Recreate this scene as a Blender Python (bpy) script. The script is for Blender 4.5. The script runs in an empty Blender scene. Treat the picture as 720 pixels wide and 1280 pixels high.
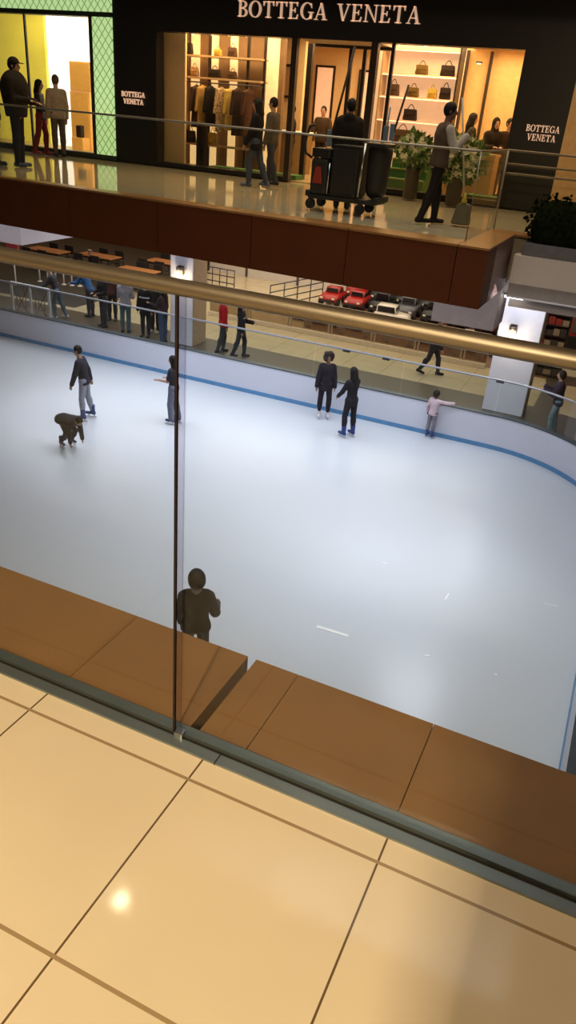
import bpy, bmesh, math, random
import numpy as np
from mathutils import Vector, Matrix
random.seed(7); np.random.seed(7)
S = bpy.context.scene
COL = S.collection
PI = math.pi

# ------------------------------------------------------------------ camera
FPX = 939.28
YAW, PIT, ROL = [math.radians(v) for v in (22.3715, 28.1377, 4.9427)]
H = 1.5
CAM = np.array([0, 0, H])
_f = np.array([-math.sin(YAW)*math.cos(PIT), math.cos(YAW)*math.cos(PIT), -math.sin(PIT)])
_r0 = np.array([math.cos(YAW), math.sin(YAW), 0.0])
_u0 = np.cross(_r0, _f)
_r = math.cos(ROL)*_r0 + math.sin(ROL)*_u0
_u = -math.sin(ROL)*_r0 + math.cos(ROL)*_u0
cam = bpy.data.objects.new('camera', bpy.data.cameras.new('camera'))
COL.objects.link(cam)
cam.matrix_world = Matrix(((_r[0], _u[0], -_f[0], 0), (_r[1], _u[1], -_f[1], 0), (_r[2], _u[2], -_f[2], H), (0, 0, 0, 1)))
cam.data.sensor_fit = 'HORIZONTAL'; cam.data.sensor_width = 36; cam.data.lens = FPX/720*36
cam.data.clip_start = .05; cam.data.clip_end = 200
S.camera = cam

def ray(x, y): return (x-360)*_r - (y-640)*_u + FPX*_f
def onz(x, y, z): d = ray(x, y); return CAM + d*(z-H)/d[2]      # sight line meets a level
def ony(x, y, Y): d = ray(x, y); return CAM + d*Y/d[1]          # sight line meets a wall parallel to the gallery
ICE, LOW, UP = -5.5, -5.1, 0.0

# ------------------------------------------------------------------ materials
MATS = {}
def mat(name, col, rough=.6, metal=0., emit=None, es=1., var=.08, scale=8., spec=.5, bump=0.):
    if name in MATS: return MATS[name]
    m = bpy.data.materials.new(name); m.use_nodes = True
    nt = m.node_tree; b = nt.nodes['Principled BSDF']
    tc = nt.nodes.new('ShaderNodeTexCoord'); nz = nt.nodes.new('ShaderNodeTexNoise'); nz.inputs['Scale'].default_value = scale
    nz.inputs['Detail'].default_value = 3
    nt.links.new(tc.outputs['Object'], nz.inputs['Vector'])
    rp = nt.nodes.new('ShaderNodeValToRGB')
    c = np.array(col)
    rp.color_ramp.elements[0].position = .3; rp.color_ramp.elements[1].position = .7
    rp.color_ramp.elements[0].color = (*np.clip(c*(1-var), 0, 1), 1); rp.color_ramp.elements[1].color = (*np.clip(c*(1+var), 0, 1), 1)
    nt.links.new(nz.outputs['Fac'], rp.inputs['Fac']); nt.links.new(rp.outputs['Color'], b.inputs['Base Color'])
    b.inputs['Roughness'].default_value = rough; b.inputs['Metallic'].default_value = metal
    b.inputs['Specular IOR Level'].default_value = spec
    if bump:
        bp = nt.nodes.new('ShaderNodeBump'); bp.inputs['Strength'].default_value = bump; bp.inputs['Distance'].default_value = .01
        nt.links.new(nz.outputs['Fac'], bp.inputs['Height']); nt.links.new(bp.outputs['Normal'], b.inputs['Normal'])
    if emit is not None:
        b.inputs['Emission Color'].default_value = (*emit, 1); b.inputs['Emission Strength'].default_value = es
    MATS[name] = m; return m

def glass(name, tint=(.93, .96, .95), refl=.07, rough=.02):
    if name in MATS: return MATS[name]
    m = bpy.data.materials.new(name); m.use_nodes = True; nt = m.node_tree
    nt.nodes.remove(nt.nodes['Principled BSDF']); out = nt.nodes['Material Output']
    t = nt.nodes.new('ShaderNodeBsdfTransparent'); g = nt.nodes.new('ShaderNodeBsdfGlossy'); mx = nt.nodes.new('ShaderNodeMixShader')
    fr = nt.nodes.new('ShaderNodeFresnel'); fr.inputs['IOR'].default_value = 1.45
    mm = nt.nodes.new('ShaderNodeMath'); mm.operation = 'MULTIPLY'; mm.inputs[1].default_value = refl/.04*.5
    nt.links.new(fr.outputs[0], mm.inputs[0]); mm.use_clamp = True
    t.inputs[0].default_value = (*tint, 1); g.inputs['Roughness'].default_value = rough
    nt.links.new(mm.outputs[0], mx.inputs[0]); nt.links.new(t.outputs[0], mx.inputs[1]); nt.links.new(g.outputs[0], mx.inputs[2])
    nt.links.new(mx.outputs[0], out.inputs[0]); MATS[name] = m; return m

def N(nt, t, **kw):
    n = nt.nodes.new(t)
    for k, v in kw.items(): setattr(n, k, v)
    return n
def math_node(nt, op, a, b=None):
    n = N(nt, 'ShaderNodeMath', operation=op)
    for i, v in enumerate((a, b)):
        if v is None: continue
        if isinstance(v, (int, float)): n.inputs[i].default_value = v
        else: nt.links.new(v, n.inputs[i])
    return n.outputs[0]
def tile_mat(name, base, grout_x, grout_y, sx, sy, ox, oy, wx, wy, rough=.12, var=.05, spec=.5):
    """polished stone tiles, dark joints at ox+k*sx and oy+k*sy (object coordinates)"""
    m = mat(name, base, rough, var=var, scale=2.2, spec=spec); nt = m.node_tree; b = nt.nodes['Principled BSDF']
    tc = N(nt, 'ShaderNodeTexCoord'); sp = N(nt, 'ShaderNodeSeparateXYZ'); nt.links.new(tc.outputs['Object'], sp.inputs[0])
    def line(o, off, s, w):
        v = math_node(nt, 'ADD', math_node(nt, 'DIVIDE', math_node(nt, 'SUBTRACT', o, off), s), .5)
        v = math_node(nt, 'ABSOLUTE', math_node(nt, 'SUBTRACT', math_node(nt, 'FRACT', math_node(nt, 'ADD', v, 1000.)), .5))
        return math_node(nt, 'LESS_THAN', v, w/s/2)
    prev = b.inputs['Base Color'].links[0].from_socket
    for o, off, s, w, gc in ((sp.outputs[0], ox, sx, wx, grout_x), (sp.outputs[1], oy, sy, wy, grout_y)):
        mx = N(nt, 'ShaderNodeMix', data_type='RGBA'); nt.links.new(line(o, off, s, w), mx.inputs[0])
        nt.links.new(prev, mx.inputs[6]); mx.inputs[7].default_value = (*gc, 1); prev = mx.outputs[2]
    nt.links.new(prev, b.inputs['Base Color']); return m

# ------------------------------------------------------------------ mesh helpers
def link(name, me, m=None, parent=None):
    o = bpy.data.objects.new(name, me); COL.objects.link(o)
    if m is not None:
        for mm in (m if isinstance(m, (list, tuple)) else [m]): me.materials.append(mm)
    if parent is not None: o.parent = parent
    return o
def bobj(name, bm, m, parent=None, smooth=False):
    me = bpy.data.meshes.new(name); bmesh.ops.recalc_face_normals(bm, faces=bm.faces[:]); bm.to_mesh(me); bm.free()
    if smooth:
        for p in me.polygons: p.use_smooth = True
    return link(name, me, m, parent)
def box(bm, lo, hi, bev=0., M=None):
    lo = Vector(lo); hi = Vector(hi); c = (lo+hi)/2; d = hi-lo
    r = bmesh.ops.create_cube(bm, size=1, matrix=Matrix.Translation(c) @ Matrix.Diagonal((d.x, d.y, d.z, 1)))
    vs = r['verts']
    if bev:
        es = list({e for v in vs for e in v.link_edges})
        rr = bmesh.ops.bevel(bm, geom=es, offset=bev, segments=2, affect='EDGES', profile=.6)
        vs = list({v for f in rr['faces'] for v in f.verts} | {v for v in vs if v.is_valid})
    if M is not None: bmesh.ops.transform(bm, matrix=M, verts=vs)
def tube(bm, pts, r, n=10, caps=True):
    pts = [Vector(p) for p in pts]; rs = r if isinstance(r, (list, tuple)) else [r]*len(pts)
    rings = []; ref = None
    for i, p in enumerate(pts):
        t = (pts[min(i+1, len(pts)-1)]-pts[max(i-1, 0)]).normalized()
        if ref is None: ref = Vector((0, 0, 1)) if abs(t.z) < .9 else Vector((1, 0, 0))
        a = (ref - t*ref.dot(t)).normalized(); b = t.cross(a); ref = a
        rings.append([bm.verts.new(p + (a*math.cos(k*2*PI/n) + b*math.sin(k*2*PI/n))*rs[i]) for k in range(n)])
    for A, B in zip(rings, rings[1:]):
        for k in range(n): bm.faces.new((A[k], A[(k+1) % n], B[(k+1) % n], B[k]))
    if caps: bm.faces.new(rings[0][::-1]); bm.faces.new(rings[-1])
def lathe(bm, prof, c=(0, 0, 0), n=20, sx=1., sy=1.):
    c = Vector(c); rings = []
    for r, z in prof: rings.append([bm.verts.new(c+Vector((r*sx*math.cos(k*2*PI/n), r*sy*math.sin(k*2*PI/n), z))) for k in range(n)])
    for A, B in zip(rings, rings[1:]):
        for k in range(n): bm.faces.new((A[k], A[(k+1) % n], B[(k+1) % n], B[k]))
    bm.faces.new(rings[0][::-1]); bm.faces.new(rings[-1])
def prism(bm, poly, depth, fn):
    """extrude a 2-D polygon; fn(u,v,w) -> 3-D"""
    a = [bm.verts.new(fn(u, v, 0)) for u, v in poly]; b = [bm.verts.new(fn(u, v, depth)) for u, v in poly]
    bm.faces.new(a); bm.faces.new(b[::-1])
    for i in range(len(poly)):
        j = (i+1) % len(poly); bm.faces.new((a[i], b[i], b[j], a[j]))
def slab_poly(bm, bottom, top):
    a = [bm.verts.new(p) for p in bottom]; b = [bm.verts.new(p) for p in top]
    bm.faces.new(a[::-1]); bm.faces.new(b)
    for i in range(len(a)):
        j = (i+1) % len(a); bm.faces.new((a[i], a[j], b[j], b[i]))
def boxo(name, lo, hi, m, parent=None, bev=0.):
    bm = bmesh.new(); box(bm, lo, hi, bev); return bobj(name, bm, m, parent)
def tubeo(name, pts, r, m, parent=None, n=10):
    bm = bmesh.new(); tube(bm, pts, r, n); return bobj(name, bm, m, parent, True)
def struct(o): o['kind'] = 'structure'; return o
def tag(o, label, cat, group=None):
    o['label'] = label; o['category'] = cat
    if group: o['group'] = group
    return o
def empty(name, loc=(0, 0, 0), rz=0):
    o = bpy.data.objects.new(name, None); COL.objects.link(o); o.location = loc; o.rotation_euler = (0, 0, rz); o.empty_display_size = .1; return o
def copy_tree(o, parent=None):
    c = o.copy(); COL.objects.link(c)
    if parent is not None: c.parent = parent
    for ch in list(o.children): copy_tree(ch, c)
    return c

# ------------------------------------------------------------------ implicit-surface modelling for figures and cloth
class Sdf:
    def __init__(s, lo, hi, vox):
        s.lo = np.array(lo, float); s.v = vox; s.n = np.maximum(4, np.ceil((np.array(hi)-s.lo)/vox).astype(int)+1)
        s.f = np.full(s.n, 1., np.float32)
    def region(s, lo, hi):
        a = np.clip(np.floor((np.array(lo)-s.lo)/s.v).astype(int), 0, s.n); b = np.clip(np.ceil((np.array(hi)-s.lo)/s.v).astype(int)+1, 0, s.n)
        if (b <= a).any(): return None
        ax = [np.arange(a[i], b[i], dtype=np.float32)*s.v+s.lo[i] for i in range(3)]
        return tuple(slice(a[i], b[i]) for i in range(3)), np.stack(np.meshgrid(*ax, indexing='ij'), -1)
    def comb(s, sl, d, k, sub=False):
        f = s.f[sl]; d = d.astype(np.float32)
        if sub: s.f[sl] = np.maximum(f, -d); return
        if k > 0:
            h = np.maximum(k-np.abs(f-d), 0)/k; s.f[sl] = np.minimum(f, d)-h*h*k*.25
        else: s.f[sl] = np.minimum(f, d)
    def cone(s, a, b, ra, rb, k=.02, fr=None, sq=1.):
        """round cone a-b; with a frame fr (rows right, fwd, up) the section is squashed by sq front to back"""
        a = np.array(a, float); b = np.array(b, float); m = max(ra, rb)+k+2*s.v
        rg = s.region(np.minimum(a, b)-m, np.maximum(a, b)+m)
        if rg is None: return
        sl, P = rg
        if fr is not None:
            T = np.array(fr).copy(); T[1] = T[1]/sq; P = P @ T.T.astype(np.float32); a = T @ a; b = T @ b
        ba = b-a; L = ba @ ba+1e-9; pa = P-a.astype(np.float32)
        t = np.clip((pa @ ba.astype(np.float32))/L, 0, 1)
        d = np.linalg.norm(pa-t[..., None]*ba.astype(np.float32), axis=-1)-(ra+(rb-ra)*t)
        s.comb(sl, d*(sq if fr is not None else 1), k)
    def ell(s, c, r, k=.02, fr=None, sub=False):
        c = np.array(c, float); r = np.array(r, float); m = r.max()+k+2*s.v
        rg = s.region(c-m, c+m)
        if rg is None: return
        sl, P = rg; q = P-c.astype(np.float32)
        if fr is not None: q = q @ np.array(fr).T.astype(np.float32)
        k0 = np.linalg.norm(q/r, axis=-1); k1 = np.linalg.norm(q/(r*r), axis=-1)+1e-6
        s.comb(sl, k0*(k0-1)/k1, k, sub)
    def grid(s): return s.region(s.lo, s.lo+(s.n-1)*s.v)[1]
    def clip(s, p, n):
        """keep the side of the plane the normal points to"""
        n = np.array(n, float); n /= np.linalg.norm(n)
        P = s.grid(); s.f = np.maximum(s.f, -((P-np.array(p, np.float32)) @ n.astype(np.float32)).astype(np.float32))
    def mesh(s, name):
        f = s.f; f[0] = f[-1] = 1; f[:, 0] = f[:, -1] = 1; f[:, :, 0] = f[:, :, -1] = 1
        ins = f < 0; nx, ny, nz = f.shape
        cnt = np.zeros((nx-1, ny-1, nz-1), np.int8); cs = [(i, j, k) for i in (0, 1) for j in (0, 1) for k in (0, 1)]
        sub = lambda A, c: A[c[0]:nx-1+c[0], c[1]:ny-1+c[1], c[2]:nz-1+c[2]]
        for c in cs: cnt += sub(ins, c)
        act = (cnt > 0) & (cnt < 8); ids = -np.ones(act.shape, np.int64); I = np.argwhere(act)
        if not len(I): return bpy.data.meshes.new(name)
        ids[act] = np.arange(len(I)); pos = np.zeros((len(I), 3)); w = np.zeros(len(I))
        for c in cs:
            for ax in range(3):
                if c[ax]: continue
                d = list(c); d[ax] = 1
                fa = f[tuple((I+np.array(c)).T)]; fb = f[tuple((I+np.array(d)).T)]; mk = (fa < 0) != (fb < 0)
                t = np.where(mk, fa/(fa-fb+1e-12), 0); p = np.array(c, float)[None]+np.eye(3)[ax][None]*t[:, None]
                pos += p*mk[:, None]; w += mk
        V = (I+pos/w[:, None])*s.v+s.lo
        Q = []
        for ax in range(3):
            u, v = (ax+1) % 3, (ax+2) % 3
            A = [slice(None)]*3; B = [slice(None)]*3; A[ax] = slice(0, -1); B[ax] = slice(1, None)
            a = ins[tuple(A)]; b = ins[tuple(B)]
            E_ = np.argwhere(a != b); E_ = E_[(E_[:, u] > 0) & (E_[:, v] > 0)]
            E_ = E_[(E_[:, u] < f.shape[u]-1) & (E_[:, v] < f.shape[v]-1)]
            du = np.eye(3, dtype=int)[u]; dv = np.eye(3, dtype=int)[v]
            q = np.stack([ids[tuple((E_-o).T)] for o in (0*du, du, du+dv, dv)], 1)
            fl = ~a[tuple(E_.T)]; q[fl] = q[fl][:, ::-1]; Q.append(q)
        Q = np.concatenate(Q); Q = Q[(Q >= 0).all(1)]
        # light smoothing of the vertex positions
        me = bpy.data.meshes.new(name)
        me.vertices.add(len(V)); me.vertices.foreach_set('co', V.astype(np.float32).ravel())
        me.loops.add(Q.size); me.loops.foreach_set('vertex_index', Q.astype(np.int32).ravel())
        me.polygons.add(len(Q)); me.polygons.foreach_set('loop_start', np.arange(0, Q.size, 4, dtype=np.int32)); me.polygons.foreach_set('loop_total', np.full(len(Q), 4, np.int32))
        me.update(); me.validate(); me.polygons.foreach_set('use_smooth', np.ones(len(me.polygons), bool))
        return me
def nrm(v): v = np.array(v, float); return v/np.linalg.norm(v)

def cloth(col, rough=.85):
    return mat('cloth_%02x%02x%02x' % tuple(int(c*255) for c in col), col, rough, var=.15, scale=14, spec=.2)
SKINS = {'tan': (.42, .23, .14), 'brown': (.20, .10, .06), 'light': (.55, .34, .24)}

def person(label, foot, face, h=1.72, spine=(0, 0, 1), look=None, armL=((-.16, .02, -1), (-.08, .2, -1)), armR=((.16, .02, -1), (.08, .2, -1)),
           legL=((-.03, .0, -1), (0, -.02, -1)), legR=((.03, 0, -1), (0, -.02, -1)), top=(.02, .02, .02), sleeve='long', hem=.06, loose=.018,
           pants=(.03, .035, .05), flare=0., hair='short', hairc=(.012, .009, .008), shoe=(.02, .02, .02), skate=None, skin='tan', sw=1., vox=.012,
           hs=1., hood=False, cap=None, stripe=None, collar=None, vest=None, group=None, scarf=None, trunk=1.):
    """a standing figure facing +Y before it is turned by `face` (radians); every joint direction is in that frame"""
    s = h/1.75; E_ = empty('person', (0, 0, 0)); tag(E_, label, 'person', group)
    up = nrm(spine); right = nrm(np.array([1, 0, 0])-up*up[0]); fw = np.cross(up, right); fr = [right, fw, up]
    pel = np.array([0, 0, 0.]); neck = pel+up*.53; chest = pel+up*.34
    lk = nrm(look if look is not None else fw+np.array([0, 0, 0])); 
    hup = nrm(up*.6+np.array([0, 0, .5])); lk = nrm(lk-hup*(lk@hup)) if abs(lk@hup) < .95 else fw
    hr = np.cross(lk, hup); hfr = [hr, lk, hup]
    head = neck+nrm(up*.8+np.array([0, 0, .2]))*.09*1+hup*.09*hs+lk*.02
    J = {}
    for sd, arm, leg in ((-1, armL, legL), (1, armR, legR)):
        sh = neck-up*.07+right*sd*.172*sw; el = sh+nrm(arm[0])*.29; wr = el+nrm(arm[1])*.25
        hp = pel+right*sd*.088-np.array([0, 0, .02]); kn = hp+nrm(leg[0])*.43; an = kn+nrm(leg[1])*.40
        fd = leg[2] if len(leg) > 2 else (0.06*sd, 1, 0); fd = nrm(fd)
        J[sd] = dict(sh=sh, el=el, wr=wr, hp=hp, kn=kn, an=an, fd=fd, ad=nrm(arm[1]))
    base = .15 if skate else .085
    low = min(J[q]['an'][2]-base+min(0, J[q]['fd'][2]*.16) for q in J)
    off = np.array([0, 0, -low])
    allp = [head+hup*.2*hs, neck]+[v for q in J for k, v in J[q].items() if k not in ('fd', 'ad')]+[J[q]['wr']+J[q]['ad']*.2 for q in J]+[J[q]['an']+J[q]['fd']*.2 for q in J]
    lo = (np.min(allp, 0)-.22+off)*s; hi = (np.max(allp, 0)+.22+off)*s; lo[2] = -.03
    X = lambda p: (np.array(p)+off)*s
    # ---- body: one continuous surface
    b = Sdf(lo, hi, vox)
    b.cone(X(pel-right*.07), X(pel+right*.07), .105*s, .105*s, .03*s, fr, .9)
    b.cone(X(pel+up*.03), X(chest), .122*s*trunk, .135*s*sw*trunk, .05*s, fr, .72)
    b.cone(X(chest-right*.06*sw+up*.03), X(chest+right*.06*sw+up*.03), .11*s, .11*s, .05*s, fr, .8)
    b.cone(X(neck-up*.06-right*.13*sw), X(neck-up*.06+right*.13*sw), .052*s, .052*s, .05*s)
    b.cone(X(neck-up*.04), X(head-hup*.05*hs), .06*s, .05*s, .03*s)
    b.ell(X(head+hup*.015), np.array([.074, .094, .108])*s*hs, .02*s, hfr)
    b.ell(X(head-hup*.055*hs+lk*.028*hs), np.array([.055, .062, .062])*s*hs, .03*s, hfr)
    b.ell(X(head-hup*.02*hs+lk*.1*hs), np.array([.013, .022, .026])*s*hs, .012*s, hfr)
    for q in (-1, 1):
        b.ell(X(head-hup*.008*hs+hr*q*.078*hs), np.array([.010, .02, .032])*s*hs, .008*s, hfr)
        b.ell(X(head+hup*.005*hs+hr*q*.034*hs+lk*.096*hs), np.array([.018, .012, .011])*s*hs, .0, hfr, sub=True)
        b.ell(X(head+hup*.005*hs+hr*q*.034*hs+lk*.08*hs), np.array([.014, .013, .012])*s*hs, .004*s, hfr)
    for q in (-1, 1):
        j = J[q]
        b.cone(X(j['sh']), X(j['el']), .05*s, .038*s, .03*s); b.cone(X(j['el']), X(j['wr']), .039*s, .026*s, .015*s)
        ad = j['ad']; sd = nrm(np.cross(ad, np.array([q*.95, .3, .1]))) if abs(ad[2]) > .6 else nrm(np.cross(ad, (0, 0, 1)))
        nrmh = nrm(np.cross(ad, sd)); pal = j['wr']+ad*.055
        b.ell(X(pal), np.array([.038, .016, .052])*s, .015*s, [sd, nrmh, ad])
        inn = -right*q if abs(right@nrmh) > .3 else -np.array([0, 0, 1.]); inn = nrmh*np.sign(nrmh@inn+1e-6)
        for fi, (o_, L) in enumerate(((-.027, .058), (-.009, .07), (.009, .066), (.026, .05))):
            p0 = j['wr']+ad*.09+sd*o_; p1 = p0+nrm(ad+inn*.15+sd*o_*3)*L*.55; p2 = p1+nrm(ad+inn*.75)*L*.5
            b.cone(X(p0-ad*.02), X(p1), .0095*s, .009*s, .004*s); b.cone(X(p1), X(p2), .009*s, .0078*s, .004*s)
        th = j['fd']; t0 = j['wr']+ad*.03; tsd = sd*(1 if (sd@fw) > 0 else -1)
        t1 = t0+nrm(ad*.55+tsd*.8+inn*.2)*.05; t2 = t1+nrm(ad*.9+tsd*.25+inn*.3)*.035
        b.cone(X(t0), X(t1), .014*s, .011*s, .006*s); b.cone(X(t1), X(t2), .011*s, .009*s, .004*s)
        b.cone(X(j['hp']), X(j['kn']), .083*s, .056*s, .03*s); b.cone(X(j['kn']), X(j['an']), .054*s, .036*s, .02*s)
        mid = j['kn']*.68+j['an']*.32-fw*.012; b.ell(X(mid), np.array([.048, .05, .11])*s, .03*s)
        hl = j['an']-np.array([0, 0, .055])-j['fd']*.03; tt = j['an']-np.array([0, 0, .06])+j['fd']*.14
        b.cone(X(j['an']), X(hl), .036*s, .028*s, .02*s); b.cone(X(hl), X(tt), .03*s, .022*s, .02*s)
    me = b.mesh('body')
    sk = mat('skin_'+skin, SKINS[skin], .55, var=.06, scale=20); body = link('body', me, [sk, mat('eye', (.03, .02, .02), .2), mat('lips', tuple(np.array(SKINS[skin])*np.array([.85, .6, .6])), .5)], E_)
    cen = np.zeros(len(me.polygons)*3, np.float32); me.polygons.foreach_get('center', cen); cen = cen.reshape(-1, 3)
    mi = np.zeros(len(me.polygons), np.int32)
    for q in (-1, 1): mi[np.linalg.norm(cen-X(head+hup*.005*hs+hr*q*.034*hs+lk*.095*hs), axis=1) < .015*s*hs] = 1
    mq = (cen-X(head-hup*.062*hs+lk*.09*hs)) @ np.array(hfr).T; mi[(np.abs(mq[:, 0]) < .024*s*hs) & (np.abs(mq[:, 1]) < .03*s) & (np.abs(mq[:, 2]) < .009*s*hs)] = 2
    me.polygons.foreach_set('material_index', mi)
    # ---- top
    I = loose; Ia = min(loose, .03)
    def torso(d, i):
        d.cone(X(pel+up*(.02-hem)-right*.06), X(pel+up*(.02-hem)+right*.06), (.105+i)*s, (.105+i)*s, .03*s, fr, .88)
        d.cone(X(pel+up*.0), X(chest), (.128+i)*s*trunk, (.138*sw+i)*s*trunk, .05*s, fr, .76)
        d.cone(X(chest-right*.06*sw+up*.03), X(chest+right*.06*sw+up*.03), (.112+i)*s, (.112+i)*s, .05*s, fr, .8)
        d.cone(X(neck-up*.065-right*.13*sw), X(neck-up*.065+right*.13*sw), (.05+i)*s, (.05+i)*s, .05*s)
    d = Sdf(lo, hi, vox); torso(d, I)
    for q in (-1, 1):
        j = J[q]
        if sleeve == 'none': continue
        d.cone(X(j['sh']), X(j['el'] if sleeve == 'long' else j['sh']*.25+j['el']*.75), (.05+Ia)*s, (.042+Ia)*s, .03*s)
        if sleeve == 'long': d.cone(X(j['el']), X(j['wr']), (.041+Ia)*s, (.03+Ia)*s, .02*s)
    if hood: d.ell(X(neck-fw*.08+up*.0), np.array([.11, .06, .09])*s, .03*s, fr)
    d.ell(X(head), np.array([.09, .11, .13])*s*hs, 0, hfr, sub=True)
    d.clip(X(pel-up*(hem+.04)), up)
    link('jacket' if sleeve == 'long' else 'shirt', d.mesh('top'), cloth(top), E_)
    if vest is not None:
        d = Sdf(lo, hi, vox); torso(d, I+.016); d.ell(X(head), np.array([.1, .12, .14])*s*hs, 0, hfr, sub=True); d.clip(X(pel-up*(hem+.02)), up)
        link('vest', d.mesh('vest'), cloth(vest), E_)
    if stripe is not None:
        d = Sdf(lo, hi, vox); torso(d, I+.008); d.clip(X(chest-up*.035), up); d.clip(X(chest+up*.02), -up); link('chest_stripe', d.mesh('stripe'), cloth(stripe), E_)
    if collar is not None:
        d = Sdf(lo, hi, vox); d.cone(X(neck-up*.035), X(neck+up*.035), .082*s, .07*s, 0); link('collar', d.mesh('collar'), cloth(collar), E_)
    # ---- trousers
    d = Sdf(lo, hi, vox)
    d.cone(X(pel-right*.07), X(pel+right*.07), .117*s, .117*s, .03*s, fr, .9)
    for q in (-1, 1):
        j = J[q]; d.cone(X(j['hp']), X(j['kn']), .098*s, (.068+flare*.3)*s, .03*s); d.cone(X(j['kn']), X(j['an']-np.array([0, 0, .0 if skate else .02])), (.070+flare*.3)*s, (.054+flare)*s, .02*s); d.ell(X(j['kn']*.68+j['an']*.32-fw*.012), np.array([.066, .068, .13])*s, .03*s)
    d.clip(X(pel+up*.1), -up) if up[2] > .7 else None; link('trousers', d.mesh('trousers'), cloth(pants), E_)
    # ---- shoes / skates
    for q in (-1, 1):
        j = J[q]; a = j['an']; hl = a-np.array([0, 0, .045])-j['fd']*.035; tt = a-np.array([0, 0, .052])+j['fd']*.15
        d = Sdf(np.minimum(X(hl), X(tt))-.16*s, np.maximum(X(a), np.maximum(X(hl), X(tt)))+.18*s, min(vox, .012))
        if skate: d.cone(X(a+np.array([0, 0, .13])), X(a), .062*s, .058*s, .02*s)
        d.cone(X(a), X(hl), .05*s, .042*s, .02*s); d.cone(X(hl), X(tt), .043*s, .037*s, .02*s)
        d.clip(X(a-np.array([0, 0, .082])+min(0, j['fd'][2])*.0), (0, 0, 1)) if abs(j['fd'][2]) < .2 else None
        o = link('skate' if skate else 'shoe', d.mesh('boot'), cloth(skate or shoe, .5), E_)
        if skate:
            bm = bmesh.new(); F = j['fd']; sdv = np.cross(F, (0, 0, 1)); m0 = a-np.array([0, 0, .112])
            for (u0, u1, w0, w1, t) in ((-.1, .19, -.036, -.012, .006), (-.06, -.02, -.014, .032, .016), (.07, .12, -.014, .032, .016)):
                vs = [X(m0+F*u+np.array([0, 0, w])+sdv*e*t) for e in (-1, 1) for u, w in ((u0, w0), (u1, w0), (u1, w1), (u0, w1))]
                slab_poly(bm, [tuple(v) for v in vs[:4]], [tuple(v) for v in vs[4:]])
            bobj('blade', bm, mat('blade_steel', (.6, .62, .66), .3, 1.), o)
    # ---- hair / headwear
    d = Sdf(lo, hi+.1, vox); hm = cloth(hairc, .6)
    if hair == 'afro':
        for q in range(26):
            v = nrm(np.random.randn(3)); v = v if v@lk < .45 else nrm(v-lk*1.0)
            if v@hup < -.75: continue
            d.ell(X(head+hup*.03+v*.10*hs), np.array([.058, .058, .058])*s, .02*s)
        d.ell(X(head+hup*.03-lk*.02), np.array([.105, .11, .12])*s*hs, .03*s, hfr)
        d.ell(X(head+lk*.11*hs-hup*.035), np.array([.058, .07, .085])*s*hs, 0, hfr, sub=True)
    elif hair:
        d.ell(X(head+hup*.02*hs-lk*.008), np.array([.084, .103, .113])*s*hs, 0, hfr)
        if hair == 'long':
            n0 = head-lk*.05*hs+hup*.02; n1 = neck-fw*.075+up*.02; n2 = neck-fw*.125-up*.2
            d.cone(X(n0), X(n1), .085*s*hs, .085*s, .03*s, hfr, .75); d.cone(X(n1), X(n2), .08*s, .045*s, .03*s, fr, .55)
            for q in (-1, 1): d.cone(X(head+hr*q*.07*hs), X(neck+right*q*.085-up*.06-fw*.01), .03*s, .022*s, .03*s)
        elif hair == 'bun': d.ell(X(head-lk*.085*hs+hup*.075), np.array([.05, .05, .05])*s, .02*s)
        elif hair == 'bob': d.ell(X(head-lk*.02+hup*.02), np.array([.104, .112, .115])*s*hs, .02*s, hfr); d.ell(X(head-lk*.045*hs-hup*.03), np.array([.095, .075, .09])*s*hs, .03*s, hfr)
        d.ell(X(head+lk*.085*hs-hup*.045*hs), np.array([.07, .085, .105])*s*hs, 0, hfr, sub=True)
    if hair: link('hair', d.mesh('hair'), hm, E_)
    if cap is not None:
        d = Sdf(lo, hi+.1, vox); d.ell(X(head+hup*.045*hs-lk*.0), np.array([.09, .106, .1])*s*hs, 0, hfr); d.clip(X(head+hup*.04), hup)
        d.cone(X(head+hup*.05+lk*.08), X(head+hup*.045+lk*.155), .055*s, .045*s, .01, [hr, hup, lk], .18)
        link('cap', d.mesh('cap'), cloth(cap), E_)
    if scarf is not None:
        d = Sdf(lo, hi+.1, vox); d.ell(X(head+hup*.02*hs-lk*.01), np.array([.092, .112, .122])*s*hs, 0, hfr)
        d.cone(X(head-hup*.05-lk*.02), X(neck-up*.06), .085*s, .12*s, .04*s, fr, .8)
        d.ell(X(head+lk*.1*hs-hup*.02*hs), np.array([.056, .07, .085])*s*hs, 0, hfr, sub=True)
        link('headscarf', d.mesh('scarf'), cloth(scarf), E_)
    E_.location = tuple(foot); E_.rotation_euler = (0, 0, face)
    return E_

# ================================================================== THE SETTING
FAC = 17.5                                   # plane of the shop fronts
F = lambda x, y: ony(x, y, FAC)
marble = tile_mat('gallery_marble', (.76, .645, .46), (.13, .08, .035), (.36, .25, .13), .504, .504, -.688, .662, .005, .009, .08, .035)
struct(boxo('floor', (-9, -5, -.5), (7, 1.238, 0), marble))
wood = mat('ledge_wood', (.29, .138, .044), .42, var=.07, scale=5)
ledge = empty('trim_1'); ledge['kind'] = 'structure'
xs = [-9, -7.03, -5.6, -4.0, -2.6, -1.184, -.7765]
def ledge_panel(x0, x1, y0, y1, z0, z1, par, m): boxo('ledge_panel', (x0+.0012, y0, z0), (x1-.0012, y1, z1), m, par)
for a, b_ in zip(xs, xs[1:]): ledge_panel(a, b_, 1.3, 1.667, -.85, 0, ledge, wood)
for a, b_ in zip([-.7495, -.606, -.185, .45, 1.2, 2.6, 4.0], [-.606, -.185, .45, 1.2, 2.6, 4.0, 6.5]): ledge_panel(a, b_, 1.3, 1.667, -.85, 0, ledge, wood)
dark = mat('dark_void', (.012, .010, .009), .8)
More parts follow.
